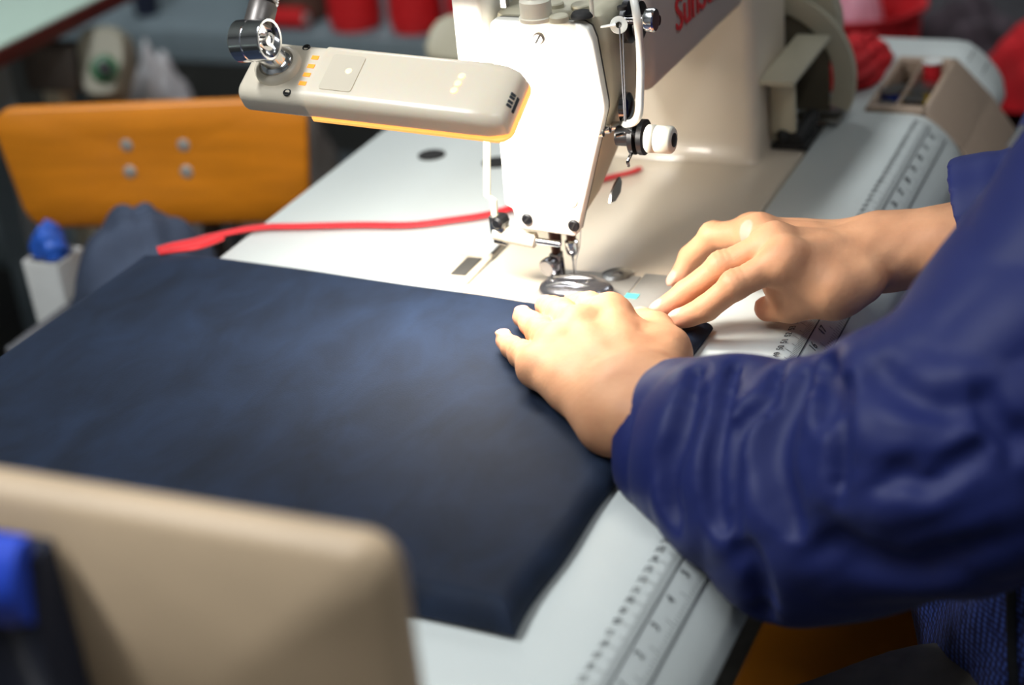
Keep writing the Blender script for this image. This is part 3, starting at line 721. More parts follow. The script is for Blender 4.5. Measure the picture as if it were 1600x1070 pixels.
# ================================================================== THE CLOTH UNDER THE NEEDLE
def h_noise(x, y, seed=0):
    r = np.random.RandomState(seed); v = 0 * x
    for k in range(10):
        a = r.uniform(0, 6.28); f = r.uniform(8, 42); v = v + np.sin((x * math.cos(a) + y * math.sin(a)) * f + r.uniform(0, 6.28) + .8 * np.sin(f * .4 * x + k)) / (1 + f * .08)
    return v / 4
def cloth_piece():
    c00, c10, c11 = AZ(806, 984, .008), AZ(1108, 509, .006), AZ(224, 391, .007); c01 = np.array([-.402, .372, 0])
    nu, nv = 100, 130
    s = np.linspace(0, 1, nu)[:, None]; t = np.linspace(0, 1, nv)[None, :]
    # squeeze samples to the borders so that the folded edge is round
    s = .5 - .5 * np.cos(np.pi * s); t = .5 - .5 * np.cos(np.pi * t)
    X = (1 - s) * (1 - t) * c00[0] + s * (1 - t) * c10[0] + s * t * c11[0] + (1 - s) * t * c01[0]
    Y = (1 - s) * (1 - t) * c00[1] + s * (1 - t) * c10[1] + s * t * c11[1] + (1 - s) * t * c01[1]
    X = X + .002 * np.sin(t * 9 + 1) * (s ** 3) + .0015 * np.sin(t * 13) * (1 - s) ** 4
    Y = Y + (.0016 * np.sin(s * 11 + .5) + .001 * np.sin(s * 23)) * (1 - t) ** 5
    d = np.minimum(np.minimum(s, 1 - s) * .38, np.minimum(t, 1 - t) * .49)
    H = (.0095 + .0075 * (1 - s) ** 3) * np.sqrt(np.clip(1 - (1 - np.clip(d / .013, 0, 1)) ** 2, 0, 1))
    cf = 1 - .72 * np.exp(-(((X + .022) / .034) ** 2 + ((Y + .008) / .040) ** 2))
    H = H * cf
    wr = cf * h_noise(X, Y, 3) * .0014 + .0011 * np.exp(-((X + .02 - .35 * (Y - .1) + .1) / .02) ** 2) + .001 * np.sin((X * .8 + Y) * 60 + 3 * np.sin(X * 20)) * np.clip((Y - .15) / .2, 0, 1)
    ztop = H + wr * np.clip(d / .02, 0, 1) + .003
    droop = -np.clip(Y - .31, 0, 1) * .09
    zb = np.full_like(ztop, .0030) - .0002 * np.clip(d / .01, 0, 1)
    V = np.concatenate([np.stack([X, Y, ztop + droop], -1).reshape(-1, 3), np.stack([X, Y, zb + droop], -1).reshape(-1, 3)])
    N = nu * nv; Q = []
    for i in range(nu - 1):
        for j in range(nv - 1):
            a = i * nv + j; Q.append((a, a + 1, a + nv + 1, a + nv)); b = a + N; Q.append((b, b + nv, b + nv + 1, b + 1))
    edge = [(0, j) for j in range(nv)] + [(i, nv - 1) for i in range(1, nu)] + [(nu - 1, j) for j in range(nv - 2, -1, -1)] + [(i, 0) for i in range(nu - 2, 0, -1)]
    for k in range(len(edge)):
        a = edge[k][0] * nv + edge[k][1]; b = edge[(k + 1) % len(edge)]; b = b[0] * nv + b[1]
        Q.append((a, a + N, b + N, b))
    me = bpy.data.meshes.new('fabric'); loc = np.array([-.2, .12, 0])
    me.from_pydata((V - loc).tolist(), [], Q); me.update(); me.materials.append(MATS['navy_velvet'])
    bm = bmesh.new(); bm.from_mesh(me); bmesh.ops.recalc_face_normals(bm, faces=bm.faces[:]); bm.to_mesh(me); bm.free()
    me.shade_smooth()
    o = bpy.data.objects.new('fabric', me); o.location = (loc[0], loc[1], loc[2] + T); COL.objects.link(o)
    return tag(o, 'large piece of navy blue velvet lying on the table under the presser foot', 'fabric')
cloth_piece()

# red ribbon over the table behind the head
pts = [AZ(246, 391, .006), AZ(270, 384, .007), AZ(300, 378, .006), AZ(345, 366, .005), AZ(405, 355, .004), AZ(470, 353, .004), AZ(560, 351, .004), AZ(640, 351, .004), AZ(700, 344, .004), AZ(760, 335, .004), AZ(800, 324, .0045), AZ(880, 297, .0045), AZ(955, 276, .0045), AZ(985, 269, .0045), AZ(1000, 263, .0045)]
pp = spline(pts, 5); m = MB(); r = [.0055 if i < 14 else (.0046 if i < len(pp) - 12 else .0036) for i in range(len(pp))]
m.tube(pp, r, 10, .45)
m.tube(spline([AZ(252, 394, .012), AZ(280, 390, .014), AZ(310, 385, .013), AZ(345, 372, .009)], 5), .004, 8, .6)
o = m.build('ribbon', 'red_ribbon'); tag(o, 'narrow red ribbon trailing over the white table behind the navy fabric', 'ribbon')
m = MB()
def blob(name, mm, c, rx, ry, rz, seed, label, cat, amp=.25, zbase=None, n=(44, 22), group=None):
    r = np.random.RandomState(seed); ph = r.uniform(0, 6.28, (6, 3)); fr = r.uniform(1.5, 5.5, 6)
    rings = []; mb = MB()
    for j in range(n[1] + 1):
        v = j / n[1]; row = []
        for i in range(n[0]):
            a = 2 * math.pi * i / n[0]; el = (v - .0) * math.pi / 2
            cr, sr = max(math.cos(el), .012), math.sin(el)
            k = 1 + amp * sum(math.sin(fr[q] * a * (1 if q % 2 else round(fr[q]) / fr[q]) + ph[q, 0] + 3 * v * (q - 2)) for q in (0, 2, 4)) / 3
            a2 = a
            kk = 1 + amp * (math.sin(2 * a + ph[0, 0] + 2 * v) + .7 * math.sin(3 * a + ph[1, 0] - 3 * v) + .5 * math.sin(5 * a + ph[2, 0] + 5 * v)) / 2.2
            zz = sr * (1 + amp * .6 * (math.sin(2 * a + ph[3, 0]) * cr + .6 * math.sin(4 * a + ph[4, 0]) * cr))
            ux, uy, uz = cr * math.cos(a), cr * math.sin(a), sr
            cz_ = 1 + amp * .5 * (abs(math.sin(3.1 * ux + 4.7 * uy + 5.3 * uz + ph[5, 0])) + .6 * abs(math.sin(7.3 * uy - 6.1 * ux + 4.1 * uz + ph[5, 1])) - .8) * min(1, v * 6)
            row.append((c[0] + rx * cr * kk * cz_ * math.cos(a), c[1] + ry * cr * kk * cz_ * math.sin(a), c[2] + rz * zz * cz_))
        rings.append(row)
    mb.rings(rings)
    o = mb.build(name, mm, None, loc=(c[0], c[1], c[2]), angle=80)
    return tag(o, label, cat, group)
c = AZ(1352, 108, .002)
blob('cloth', 'red_cloth', (c[0], c[1] + .012, .001), .062, .034, .028, 4, 'crumpled red cloth on the white table between the machine and the beige tray', 'cloth', .3)

# ================================================================== CHAIRS
def board(name, mm, parent, C, u, w, h, th, curve, rad, taper=0., tilt=0., n=24):
    """a wooden back board with rounded corners: C centre, u the direction of its width"""
    u = Vector(u).normalized(); up = (Vector((0, 0, 1)) + Vector((-u.y, u.x, 0)) * tilt).normalized(); nn = u.cross(up)
    def outline():
        pts = []
        for cx, cy, a0 in ((w / 2 - rad, h / 2 - rad, 0), (-w / 2 + rad, h / 2 - rad, 90), (-w / 2 + rad, -h / 2 + rad, 180), (w / 2 - rad, -h / 2 + rad, 270)):
            for k in range(7):
                a = math.radians(a0 + 15 * k); pts.append((cx + rad * math.cos(a), cy + rad * math.sin(a)))
        return pts
    ol = outline(); rows = []
    def P(x, y, z):
        x *= 1 + taper * y / h
        return Vector(C) + u * x + up * y + nn * (z + curve * ((2 * x / w) ** 2))
    e = th * .28
    for s, z in ((.0, -th / 2), (.5, -th / 2), (1 - 2 * e / w, -th / 2), (1, -th / 2 + e), (1, th / 2 - e), (1 - 2 * e / w, th / 2), (.5, th / 2), (.0, th / 2)):
        rows.append([P(x * max(s, .002), y * max(s, .002) if s < .9 else y * (1 - (1 - s) * w / h), z) for x, y in ol])
    return MB().rings(rows).build(name, mm, parent, angle=50), P
def post_chair(t, C, u, w, h, seat_c, mm, seat_r, P, back):
    return
# the empty orange chair in the aisle
A = Vector(AD(10, 166, 1.80)); B = Vector(AD(464, 151, 1.745)); B.z = A.z
u = (B - A).normalized(); nrm = Vector((-u.y, u.x, 0)); 
if nrm.x < 0: nrm = -nrm
w = (B - A).length + .012; h = .136
C = (A + B) / 2 - Vector((0, 0, h / 2 - .002))
chair = thing('chair', (C.x + nrm.x * .18, C.y + nrm.y * .18, -T), 'empty orange wooden chair turned away, in the aisle behind the white table', 'chair')
bk, P = board('backrest', 'orange_wood', chair, C, u, w, h, .014, .012, .026, .10)
for px in ((198, 226), (287, 226), (203, 268), (292, 268)):
    q = plane_hit(px, C - nrm * .0075, nrm); m = MB(); m.lathe(q - nrm * -.004, -nrm, [(.0075, 0), (.0075, .004), (.0062, .0058), (.002, .0068)], 18); m.build('screw', 'plate_steel', bk)
sc = C + nrm * .22; sc.z = -.37
for s in (-.037, .037):
    m = MB(); rg = []
    for off, z, t_ in ((.009, .03, .004), (.011, -.10, .004), (.02, -.22, .004), (.05, -.30, .004), (.10, -.312, .004)):
        c0 = C + u * s + nrm * (off + .004); zz = C.z + .02 + z if z > -.15 else (-.30 if z > -.25 else (-.37 if z > -.31 else -.388))
        rg.append([Vector((c0.x, c0.y, zz)) + u * a * .011 + nrm * b * t_ for a, b in ((-1, -1), (1, -1), (1, 1), (-1, 1))])
    m.rings(rg); m.build('back_post', 'steel', chair, bevel=.001)
m = MB(); m.prism([sc + u * x + nrm * y for x, y in ((-.17, -.15), (.17, -.15), (.185, 0), (.17, .17), (-.17, .17), (-.185, 0))], (0, 0, .018)); m.build('seat', 'orange_wood', chair, bevel=.006, seg=3)
for a, b in ((-.14, -.12), (.14, -.12), (.14, .14), (-.14, .14)):
    m = MB(); q = sc + u * a + nrm * b; e = sc + u * a * 1.15 + nrm * b * 1.15; m.tube([(q.x, q.y, -.372), (e.x, e.y, -T + .001)], .012, 10); m.build('leg', 'black_plastic', chair)
# the pale chair back close to the camera
zt = .207
a0 = AZ(610, 838, zt)
near = thing('chair', (-.80, .0, -T), 'pale beige wooden chair whose tall back stands at the near end of the table', 'chair')
bw, bh = .40, .36
Cn = Vector((-.616, a0[1] - .003 + bw / 2, zt - bh / 2))
bn, Pn = board('backrest', 'pale_wood', near, Cn, (0, 1, 0), bw, bh, .022, 0., .014, 0.)
for s in (-1, 1):
    m = MB(); y = Cn.y + s * (bw / 2 - .03); m.box((-.628 - .0, y - .018, -T), (-.606, y + .018, zt - bh + .001)); m.build('back_leg', 'pale_wood', near, bevel=.004)
    m = MB(); m.box((-.98, y - .018, -T), (-.945, y + .018, -.325)); m.build('front_leg', 'pale_wood', near, bevel=.004)
m = MB(); m.box((-1.0, Cn.y - bw / 2, -.325), (-.6285, Cn.y + bw / 2, -.30)); m.build('seat', 'pale_wood', near, bevel=.008)
# navy garment hung on its front
def hung():
    mb = MB(); y0 = AX(62, 812, -.634)[1]; ny, nz = 30, 24; rows = []
    for j in range(nz + 1):
        z = .188 - .30 * j / nz; row_f = []; 
        for i in range(ny + 1):
            y = y0 + .19 * i / ny
            x = -.6345 - .010 * (.5 + .5 * math.sin(i * .9 + .25 * j)) - .006 * math.sin(math.pi * min(1, j / 5) / 2)
            row_f.append((x, y + .002 * math.sin(j * .6), z))
        row_b = [(-.6295, y0 + .19 * i / ny, z + (.002 if j == 0 else 0)) for i in range(ny, -1, -1)]
        rows.append(row_f + row_b)
    mb.rings(rows)
    o = mb.build('garment', 'navy_garment', None, loc=(-.64, y0 + .1, -.1)); return tag(o, 'dark navy garment with bright blue shoulder hung on the pale chair back', 'garment'), y0
mat('navy_garment', (22, 28, 48), .85, var=.2, scale=30, sheen=.2)
gm, gy0 = hung()
m = MB(); rows = []
for j in range(8):
    z = .196 - .038 * j / 7; rows.append([(-.640 - .014 * math.sin(math.pi * (j + 1) / 9) - .003 * math.sin(i), gy0 + .004 + .17 * i / 14 , z - .0006 * i) for i in range(15)] + [(-.6375, gy0 + .004 + .17 * i / 14, z - .0006 * i) for i in range(14, -1, -1)])
m.rings(rows); o = m.build('shoulder_panel', 'bright_blue', gm, angle=70)
# the operator's chair
oc = thing('chair', (0, -.42, -T), 'orange wooden work chair under the person in the blue jacket', 'chair')
m = MB(); m.prism([(x, y, -.325) for x, y in ((-.19, -.62), (.19, -.62), (.20, -.42), (.19, -.125), (-.19, -.125), (-.20, -.42))], (0, 0, .024)); m.build('seat', 'orange_wood', oc, bevel=.008, seg=3)
for a, b in ((-.16, -.58), (.16, -.58), (.12, -.25), (-.12, -.25)):
    m = MB(); m.tube([(a, b, -.326), (a * 1.05, b, -T + .001)], .013, 10); m.build('leg', 'black_plastic', oc)
board('backrest', 'orange_wood', oc, (0, -.735, .02), (1, 0, 0), .36, .14, .014, .012, .03)
for s in (-.05, .05):
    m = MB(); m.tube([(s, -.600, -.336), (s, -.70, -.336), (s, -.755, -.28), (s, -.752, .05)], .009, 8); m.build('back_post', 'steel', oc)

# ================================================================== THE PERSON
person = thing('person', (0, -.42, -T), 'person in a navy blue jacket guiding fabric under the needle with both hands', 'person')
A3 = lambda p: np.asarray(p, float)
def pts_z(L): return [AZ(*p) for p in L]
SKIN = np.array(lin((213, 158, 119))); NAIL = np.array(lin((224, 174, 154))); TIP = np.array(lin((222, 148, 126))); KN = np.array(lin((198, 140, 106)))
def rest_clip(Q):
    """keeps what rests on the table and on the fabric from sinking into them"""
    x, y, z = Q[:, 0], Q[:, 1], Q[:, 2]
    ys = [p[0] for p in PROFILE][::-1]; zs_ = [p[1] for p in PROFILE][::-1]
    tz = np.interp(y, ys, zs_) + .0022
    d = np.where(y > -.224, tz - z, -1)
    on = (x < -.032) & (y > -.128)
    return np.where(on, .0156 - z, d).astype(np.float32)
class Hand:
    extra = None
    def __init__(s, wrist, fingers, thumb, elbow, rw, side):
        s.w, s.f, s.t, s.e = wrist, fingers, thumb, elbow
        mcp = [f[0] for f in fingers]
        across = mcp[0] - mcp[-1]; along = mcp[1] - wrist
        n = np.cross(along, across); n /= np.linalg.norm(n)
        if n[2] < 0: n = -n
        s.n = n; s.acr = across / np.linalg.norm(across); s.rw = rw
        ax = elbow - wrist; s.ax = ax / np.linalg.norm(ax)
        pa = np.cross(s.ax, n); pa /= np.linalg.norm(pa)
        if pa @ s.acr < 0: pa = -pa
        s.pa = pa
        s.nails = []
        for f in fingers + [thumb]:
            d = f[-1] - f[-2]; d /= np.linalg.norm(d)
            up = np.array([0, 0, 1.]) if f is not thumb else s.thumb_up()
            up = up - d * (up @ d); up /= np.linalg.norm(up)
            s.nails.append((f[-1] + d * .0015 + up * .0058, d, up))
    def clip(s, P): return rest_clip(P)
    def thumb_up(s): return np.array([0, -.25, 1.])
    def __call__(s, P):
        shp = P.shape; P = P.reshape(-1, 3); n = s.n
        fing = None
        scale = [1.0, 1.04, .98, .88]
        for f, k in zip(s.f, scale):
            r = [.0114 * k, .0099 * k, .0087 * k, .0075 * k]
            d = rcone(P, f[0], f[1], r[0], r[1])
            d = smin(d, rcone(P, f[1], f[2], r[1] * .97, r[2]), .003)
            d = smin(d, rcone(P, f[2], f[3], r[2] * .97, r[3]), .003)
            d = smin(d, rcone(P, f[1] + n * .0014, f[1] + n * .0014, r[1] * .97, r[1] * .97), .004)
            fing = d if fing is None else smin(fing, d, .0014)
        t = s.t
        th = rcone(P, t[0], t[1], .0165, .0130); th = smin(th, rcone(P, t[1], t[2], .0122, .0112), .004); th = smin(th, rcone(P, t[2], t[3], .0112, .0090), .004)
        palm = None
        for i, f in enumerate(s.f):
            b = s.w + s.acr * (.012 - .008 * i) + (f[0] - s.w) * .12
            d = rcone(P, b - n * .003, f[0] - n * .0014, .0158, .0122)
            palm = d if palm is None else smin(palm, d, .012)
            palm = smin(palm, rcone(P, f[0] + n * .0006, f[0] + n * .0006, .0100, .0100), .010)
            palm = smin(palm, rcone(P, f[0] + n * .005, b + n * .008, .0035, .003), .007)
        for f, g in zip(s.f, s.f[1:]): palm = smin(palm, rcone(P, f[0] - n * .0012, g[0] - n * .0012, .0104, .0104), .008)
        ctr = (s.w + s.f[1][0] + s.f[2][0]) / 3
        palm = smin(palm, rcone(P, s.w * .4 + s.f[3][0] * .6 - n * .006, s.w - s.acr * .012 - n * .004, .012, .014), .014)
        d = smin(palm, th, .012)
        d = smin(d, rcone(P, t[1] * .6 + t[0] * .4, s.f[0][0] * .55 + s.w * .45 - n * .006, .0095, .0095), .016)
        d = smin(d, rcone(P, t[1] * .75 + t[0] * .25, s.f[0][0] - n * .010, .011, .010), .014)
        if s.extra is not None: d = smin(d, rcone(P, *s.extra), .010)
        d = smin(d, fing, .0065)
        fa = None
        wl = s.w
        for sg in (-1, 1):
            c = rcone(P, wl + s.pa * sg * .0115, s.e + s.pa * sg * .016, s.rw, s.rw * 1.62)
            fa = c if fa is None else smin(fa, c, .02)
        fa = smin(fa, rcone(P, wl - s.pa * .021 + n * .011 + s.ax * .012, wl - s.pa * .021 + n * .011 + s.ax * .012, .009, .009), .012)   # ulna head
        d = smin(d, fa, .022)
        for c, f, u in s.nails:
            q = P - c; x = q @ f; z = q @ u; y = q @ np.cross(f, u)
            e = np.sqrt((x / .0062) ** 2 + (y / .0052) ** 2 + (z / .0022) ** 2)
            d = smin(d, (e - 1) * .0022, .0006)
        # small creases over the knuckles and faint skin relief
        w = P @ np.array([61., 47., 39.]); v = P @ np.array([-35., 66., 52.])
        d = d + .00022 * np.sin(w * 3 + 1.5 * np.sin(v)) * np.sin(v * 2.3) 
        for f in s.f:
            q = P - (f[1] + n * .008); a = f[1] - f[0]; a = a / np.linalg.norm(a)
            x = q @ a; rr = (q * q).sum(-1)
            d = d + .00045 * np.exp(-rr / .00007) * np.cos(x * 2 * np.pi / .0042)
        d = np.maximum(d, s.clip(P))
        return d.reshape(shp[:-1])
    def tint(s, V):
        c = np.repeat(SKIN[None], len(V), 0)
        for f in s.f + [s.t]:
            k = np.exp(-((V - f[-1]) ** 2).sum(1) / .010 ** 2)[:, None]; c = c * (1 - .65 * k) + TIP * .65 * k
            for j in (0, 1):
                k = np.exp(-((V - f[j] - s.n * .008) ** 2).sum(1) / .009 ** 2)[:, None]; w_ = (.04, .12)[j]; c = c * (1 - w_ * k) + KN * w_ * k
        for cc, f, u in s.nails:
            q = V - cc; x = q @ f; z = q @ u; y = q @ np.cross(f, u)
            e = np.sqrt((x / .0058) ** 2 + (y / .0047) ** 2)
            k = (np.clip((1.08 - e) / .16, 0, 1) * (z > -.0015))[:, None]; c = c * (1 - k) + NAIL * k
        return c
wL = AZ(985, 634, .036)
fL = [pts_z(L) for L in ([(953, 490, .043), (921, 481, .037), (908, 476, .029), (897, 474, .022)],
                         [(904, 512, .043), (877, 492, .037), (864, 483, .029), (853, 478, .022)],
                         [(869, 541, .038), (844, 518, .034), (830, 505, .028), (817, 495, .022)],
                         [(840, 573, .031), (815, 554, .028), (801, 543, .025), (789, 533, .0215)])]
tL = pts_z([(1030, 588, .034), (1046, 541, .028), (1026, 514, .024), (1003, 499, .0215)])
eL = AD(1540, 735, .90)
wR = AZ(1388, 391, .040)
fR = [pts_z(L) for L in ([(1230, 402, .060), (1148, 446, .045), (1104, 481, .029), (1064, 499, .020)],
                         [(1212, 379, .062), (1128, 418, .048), (1072, 458, .030), (1034, 485, .020)],
                         [(1187, 364, .058), (1114, 370, .048), (1079, 402, .030), (1060, 436, .016)],
                         [(1177, 361, .048), (1116, 367, .039), (1088, 392, .024), (1081, 414, .013)])]
tR = pts_z([(1345, 438, .040), (1296, 466, .030), (1236, 478, .020), (1199, 482, .0125)])
eR = AD(1850, 345, 1.13)
HL, HR = Hand(wL, fL, tL, eL, .0225, -1), Hand(wR, fR, tR, eR, .0225, 1)
HR.extra = (AZ(1222, 440, .037), AZ(1305, 446, .040), .0140, .0165)
def hand_mesh(H, h, back):
    P = np.array([p for f in H.f + [H.t] for p in f] + [H.w, H.w + H.ax * back])
    lo, hi = P.min(0) - .045, P.max(0) + .045
    end = H.w + H.ax * back
    fn = lambda g: np.maximum(H(g), ((g - end) @ H.ax.astype(np.float32)))
    V, Q = surface(fn, lo, hi, h)
    return V, Q, H.tint(V)
SL = [AD(1022, 682, 1.052), AD(1075, 690, 1.035), AD(1150, 712, 1.01), AD(1250, 742, .985), AD(1350, 748, .95), AD(1482, 705, .915)]
RL = [.043, .049, .055, .062, .066, .072]
UL = [SL[-1], AD(1642, 556, .92), AD(1812, 300, .93), np.array([-.19, -.53, .36])]
RU = [.072, .077, .079, .080]
elR = [wR + HR.ax * .060, wR + HR.ax * .14, eR, np.array([.20, -.47, .17]), np.array([.19, -.53, .36])]
def torso_fn(P):
    shp = P.shape; P = P.reshape(-1, 3)
    d = None
    for x in (-.075, 0, .075):
        c = rcone(P, (x * 1.1, -.455, -.165), (x * 1.15, -.535, .22), .118, .11); d = c if d is None else smin(d, c, .05)
    d = smin(d, rcone(P, (-.15, -.545, .335), (.15, -.545, .335), .062, .062), .08)
    d = smin(d, rcone(P, (0, -.54, .34), (0, -.505, .46), .058, .052), .05)
    for ch in ([eL, UL[1], UL[2], UL[3]], [eR, elR[3], elR[4]]):
        for a, b in zip(ch, ch[1:]): d = smin(d, rcone(P, a, b, .045, .048), .03)
    HP = P + np.array([0, .085, -.03], np.float32)
    # head: skull, jaw, nose, ears, bent towards the work
    d = smin(d, rcone(HP, (0, -.41, .56), (0, -.375, .57), .088, .082), .03)
    d = smin(d, rcone(HP, (0, -.36, .50), (0, -.345, .475), .055, .04), .05)
    d = smin(d, rcone(HP, (0, -.288, .555), (0, -.276, .525), .008, .015), .016)
    d = smin(d, rcone(HP, (-.02, -.305, .487), (.02, -.305, .487), .009, .009), .01)
    for sx in (-1, 1):
        d = smin(d, rcone(HP, (sx * .088, -.41, .55), (sx * .086, -.405, .515), .017, .011), .008)
        q = rcone(HP, (sx * .033, -.288, .56), (sx * .033, -.288, .56), .016, .016)
        d = -smin(-d, q, .014)
        d = smin(d, rcone(HP, (sx * .033, -.300, .56), (sx * .033, -.300, .56), .0125, .0125), .003)
    return d.reshape(shp[:-1])
def flip_check(V, Q):
    a, b, c = V[Q[:, 0]], V[Q[:, 1]], V[Q[:, 2]]
    vol = (a * np.cross(b, c)).sum()
    return Q if vol > 0 else Q[:, ::-1]
parts = []
V1, Q1, C1 = hand_mesh(HL, .0014, .13); V2, Q2, C2 = hand_mesh(HR, .0014, .17)
V3, Q3 = surface(torso_fn, (-.36, -.76, -.36), (.38, -.20, .74), .010)
Q1, Q2, Q3 = flip_check(V1, Q1), flip_check(V2, Q2), flip_check(V3, Q3)
V = np.concatenate([V1, V2, V3]); Q = np.concatenate([Q1, Q2 + len(V1), Q3 + len(V1) + len(V2)])
raw_mesh('body', V, Q, 'skin', person, tint=np.concatenate([C1, C2, np.repeat(SKIN[None], len(V3), 0)]))
def hair_fn(P):
    shp = P.shape; P = P.reshape(-1, 3) + np.array([0, .085, -.03], np.float32)
    d = rcone(P, (0, -.42, .575), (0, -.39, .585), .097, .090)
    cut = np.maximum(-(P[:, 2] - .535 - .9 * np.clip(P[:, 1] + .40, 0, 1)), 0)
    d = np.maximum(d, -(P[:, 2] - .53 - .75 * np.clip(P[:, 1] + .42, 0, 1)))
    return d.reshape(shp[:-1])
Vh, Qh = surface(hair_fn, (-.14, -.65, .49), (.14, -.34, .76), .008); raw_mesh('hair', Vh, flip_check(Vh, Qh), 'hair_black', person)

# the jacket: torso and two sleeves with folds
def coords(P, chain):
    best = None
    acc = 0.
    S = np.zeros(len(P), np.float32); D = np.full(len(P), 1e9, np.float32); W = np.zeros((len(P), 3), np.float32)
    for a, b in zip(chain, chain[1:]):
        a, b = np.asarray(a, np.float32), np.asarray(b, np.float32); ab = b - a; L = float(np.linalg.norm(ab))
        h = np.clip(((P - a) @ ab) / (L * L), 0, 1); v = P - a - h[:, None] * ab; dd = (v * v).sum(1)
        m = dd < D; D[m] = dd[m]; S[m] = acc + h[m] * L; W[m] = v[m]; acc += L
    return S, W
def sleeve_base(P):
    d = None
    for c, r in ((SL, RL), (UL, RU)):
        for a, b, ra, rb in zip(c, c[1:], r, r[1:]):
            q = rcone(P, a, b, ra, rb); d = q if d is None else smin(d, q, .010)
    for a, b, ra, rb in ((AD(1150, 755, 1.0), AD(1250, 800, .972), .043, .046), (AD(1250, 800, .972), AD(1460, 738, .93), .046, .052)):
        d = smin(d, rcone(P, a, b, ra, rb), .04)     # cloth sagging below the arm
    return d
def on_sleeve(px):
    """the point of the plain sleeve that is seen at a pixel of the photograph"""
    dr = ray(px) / np.linalg.norm(ray(px)); t = .6
    for k in range(60):
        e = float(sleeve_base((CAM + dr * t)[None].astype(np.float32))[0]); t += e * .9
        if abs(e) < 2e-4 or t > 1.6: break
    return (CAM + dr * t) if t < 1.6 else None
# the creases of the left sleeve: where they run, how deep and how wide
CREASE = [([(1092, 590), (1068, 680), (1052, 724), (1052, 770), (1068, 815)], .0085, .0075),
          ([(1150, 580), (1128, 676), (1120, 738), (1126, 798), (1138, 832)], .0075, .0060),
          ([(1222, 588), (1200, 632), (1158, 672), (1144, 735), (1148, 800), (1156, 845)], .0085, .0062),
          ([(1262, 592), (1240, 630), (1218, 676), (1214, 724), (1226, 776), (1244, 822)], .0120, .0085),
          ([(1292, 572), (1298, 580), (1302, 616), (1296, 655)], .0100, .0070),
          ([(1332, 580), (1320, 640), (1320, 714), (1316, 772)], .0050, .0070),
          ([(1158, 850), (1184, 884), (1198, 950)], .0085, .0070),
          ([(1262, 866), (1316, 846), (1358, 872), (1428, 888), (1480, 868), (1590, 826)], .0055, .0130),
          ([(1372, 760), (1418, 742), (1450, 754), (1514, 712), (1550, 688)], .0042, .0085),
          ([(1530, 615), (1556, 660), (1598, 692)], .0055, .0100),
          ([(1366, 566), (1400, 606), (1456, 634), (1514, 634)], .0045, .0130)]
CRV = []
for pl, dep, wid in CREASE:
    q = [on_sleeve(p) for p in spline([Vector((x, y, 0)) for x, y in pl], 3)]
    CRV.append(([p for p in q if p is not None], dep, wid))
def creases(P):
    v = np.zeros(len(P), np.float32); near = np.full(len(P), 9., np.float32)
    for q, dep, wid in CRV:
        n = len(q) - 1
        for k, (a, b) in enumerate(zip(q, q[1:])):
            e = rcone(P, a, b, 0, 0)
            tp = dep * min(1., .25 + 3.2 * min(k + .5, n - k - .5) / n)
            np.maximum(v, tp * np.exp(-np.abs(e / (wid * .82)) ** 1.4), out=v); np.minimum(near, e, out=near)
    return .0068 * np.exp(-(near / .026) ** 2) - 3.3 * v
def sleeve_L(P):
    shp = P.shape; P = P.reshape(-1, 3)
    d = sleeve_base(P)
    S, W = coords(P, SL + UL[1:])
    th = np.arctan2(W @ up_L, W @ sd_L)
    fade = np.clip(S / .02, 0, 1)
    L = .13 * np.log1p(S / .13)
    w1 = 2 * np.pi * L / .0235 - 2.0 * th + 1.3 * np.sin(th * 1.4 + 24 * S) + .9 * np.sin(S * 53 - th + 1) + .5 * np.sin(P @ np.array([60., 45., 70.], np.float32))
    k1 = np.clip(1.25 - S / .24, .0, 1) * fade
    m1 = .22 + .78 * np.sin(th * 1.3 + 15 * S + .4) ** 2
    f1 = (np.abs(np.sin(w1 / 2)) ** .7 - .62) * .0034 * k1 * m1
    w2 = 2 * np.pi * L / .040 - 1.2 * th + 1.2 * np.sin(th * 1.1 + 2 + 11 * S)
    f2 = (np.abs(np.sin(w2 / 2)) ** .7 - .65) * .0020 * k1 * (1.1 - m1)
    w3 = P @ np.array([8., -14., 52.], np.float32) + .9 * np.sin(P @ np.array([18., 26., 6.], np.float32) + 1.) + .35 * np.sin(P @ np.array([-41., 33., 20.], np.float32))
    f3 = (np.abs(np.sin(w3)) ** .7 - .65) * .0038 * np.clip((S - .12) / .1, 0, 1) * (.35 + .65 * np.sin(P @ np.array([21., 12., -9.], np.float32) + .7) ** 2)
    w4 = P @ np.array([30., 41., 37.], np.float32) + 1.2 * np.sin(P @ np.array([-33., 25., 40.], np.float32))
    f4 = (np.abs(np.sin(w4)) ** .8 - .6) * .0020 * np.clip((S - .03) / .1, 0, 1)
    return d, S, (f1 + f2 + f3 + f4 + creases(P)), shp
axL = SL[2] - SL[0]; axL /= np.linalg.norm(axL)
up_L = np.array([0, 0, 1.]) - axL * axL[2]; up_L /= np.linalg.norm(up_L); sd_L = np.cross(axL, up_L); up_L = up_L.astype(np.float32); sd_L = sd_L.astype(np.float32)
cutL = (-(axL) + .10 * sd_L); cutL /= np.linalg.norm(cutL)
def sleeveL_fn(P):
    near = sleeve_base(P.reshape(-1, 3))
    if near.min() > .05: return near.reshape(P.shape[:-1])
    d, S, f, shp = sleeve_L(P)
    Q = P.reshape(-1, 3); o = d - f
    a = (Q - SL[0].astype(np.float32)) @ cutL.astype(np.float32)
    o = np.maximum(o, a)
    inner = d + .010 - f
    o = np.maximum(o, -np.maximum(inner, -(a + .045)))
    o = np.maximum(o, rest_clip(Q))
    return o.reshape(shp[:-1])
rR = [.054, .060, .072, .082, .085]
cutR = -HR.ax + np.array([0, .05, -.25]); cutR /= np.linalg.norm(cutR)
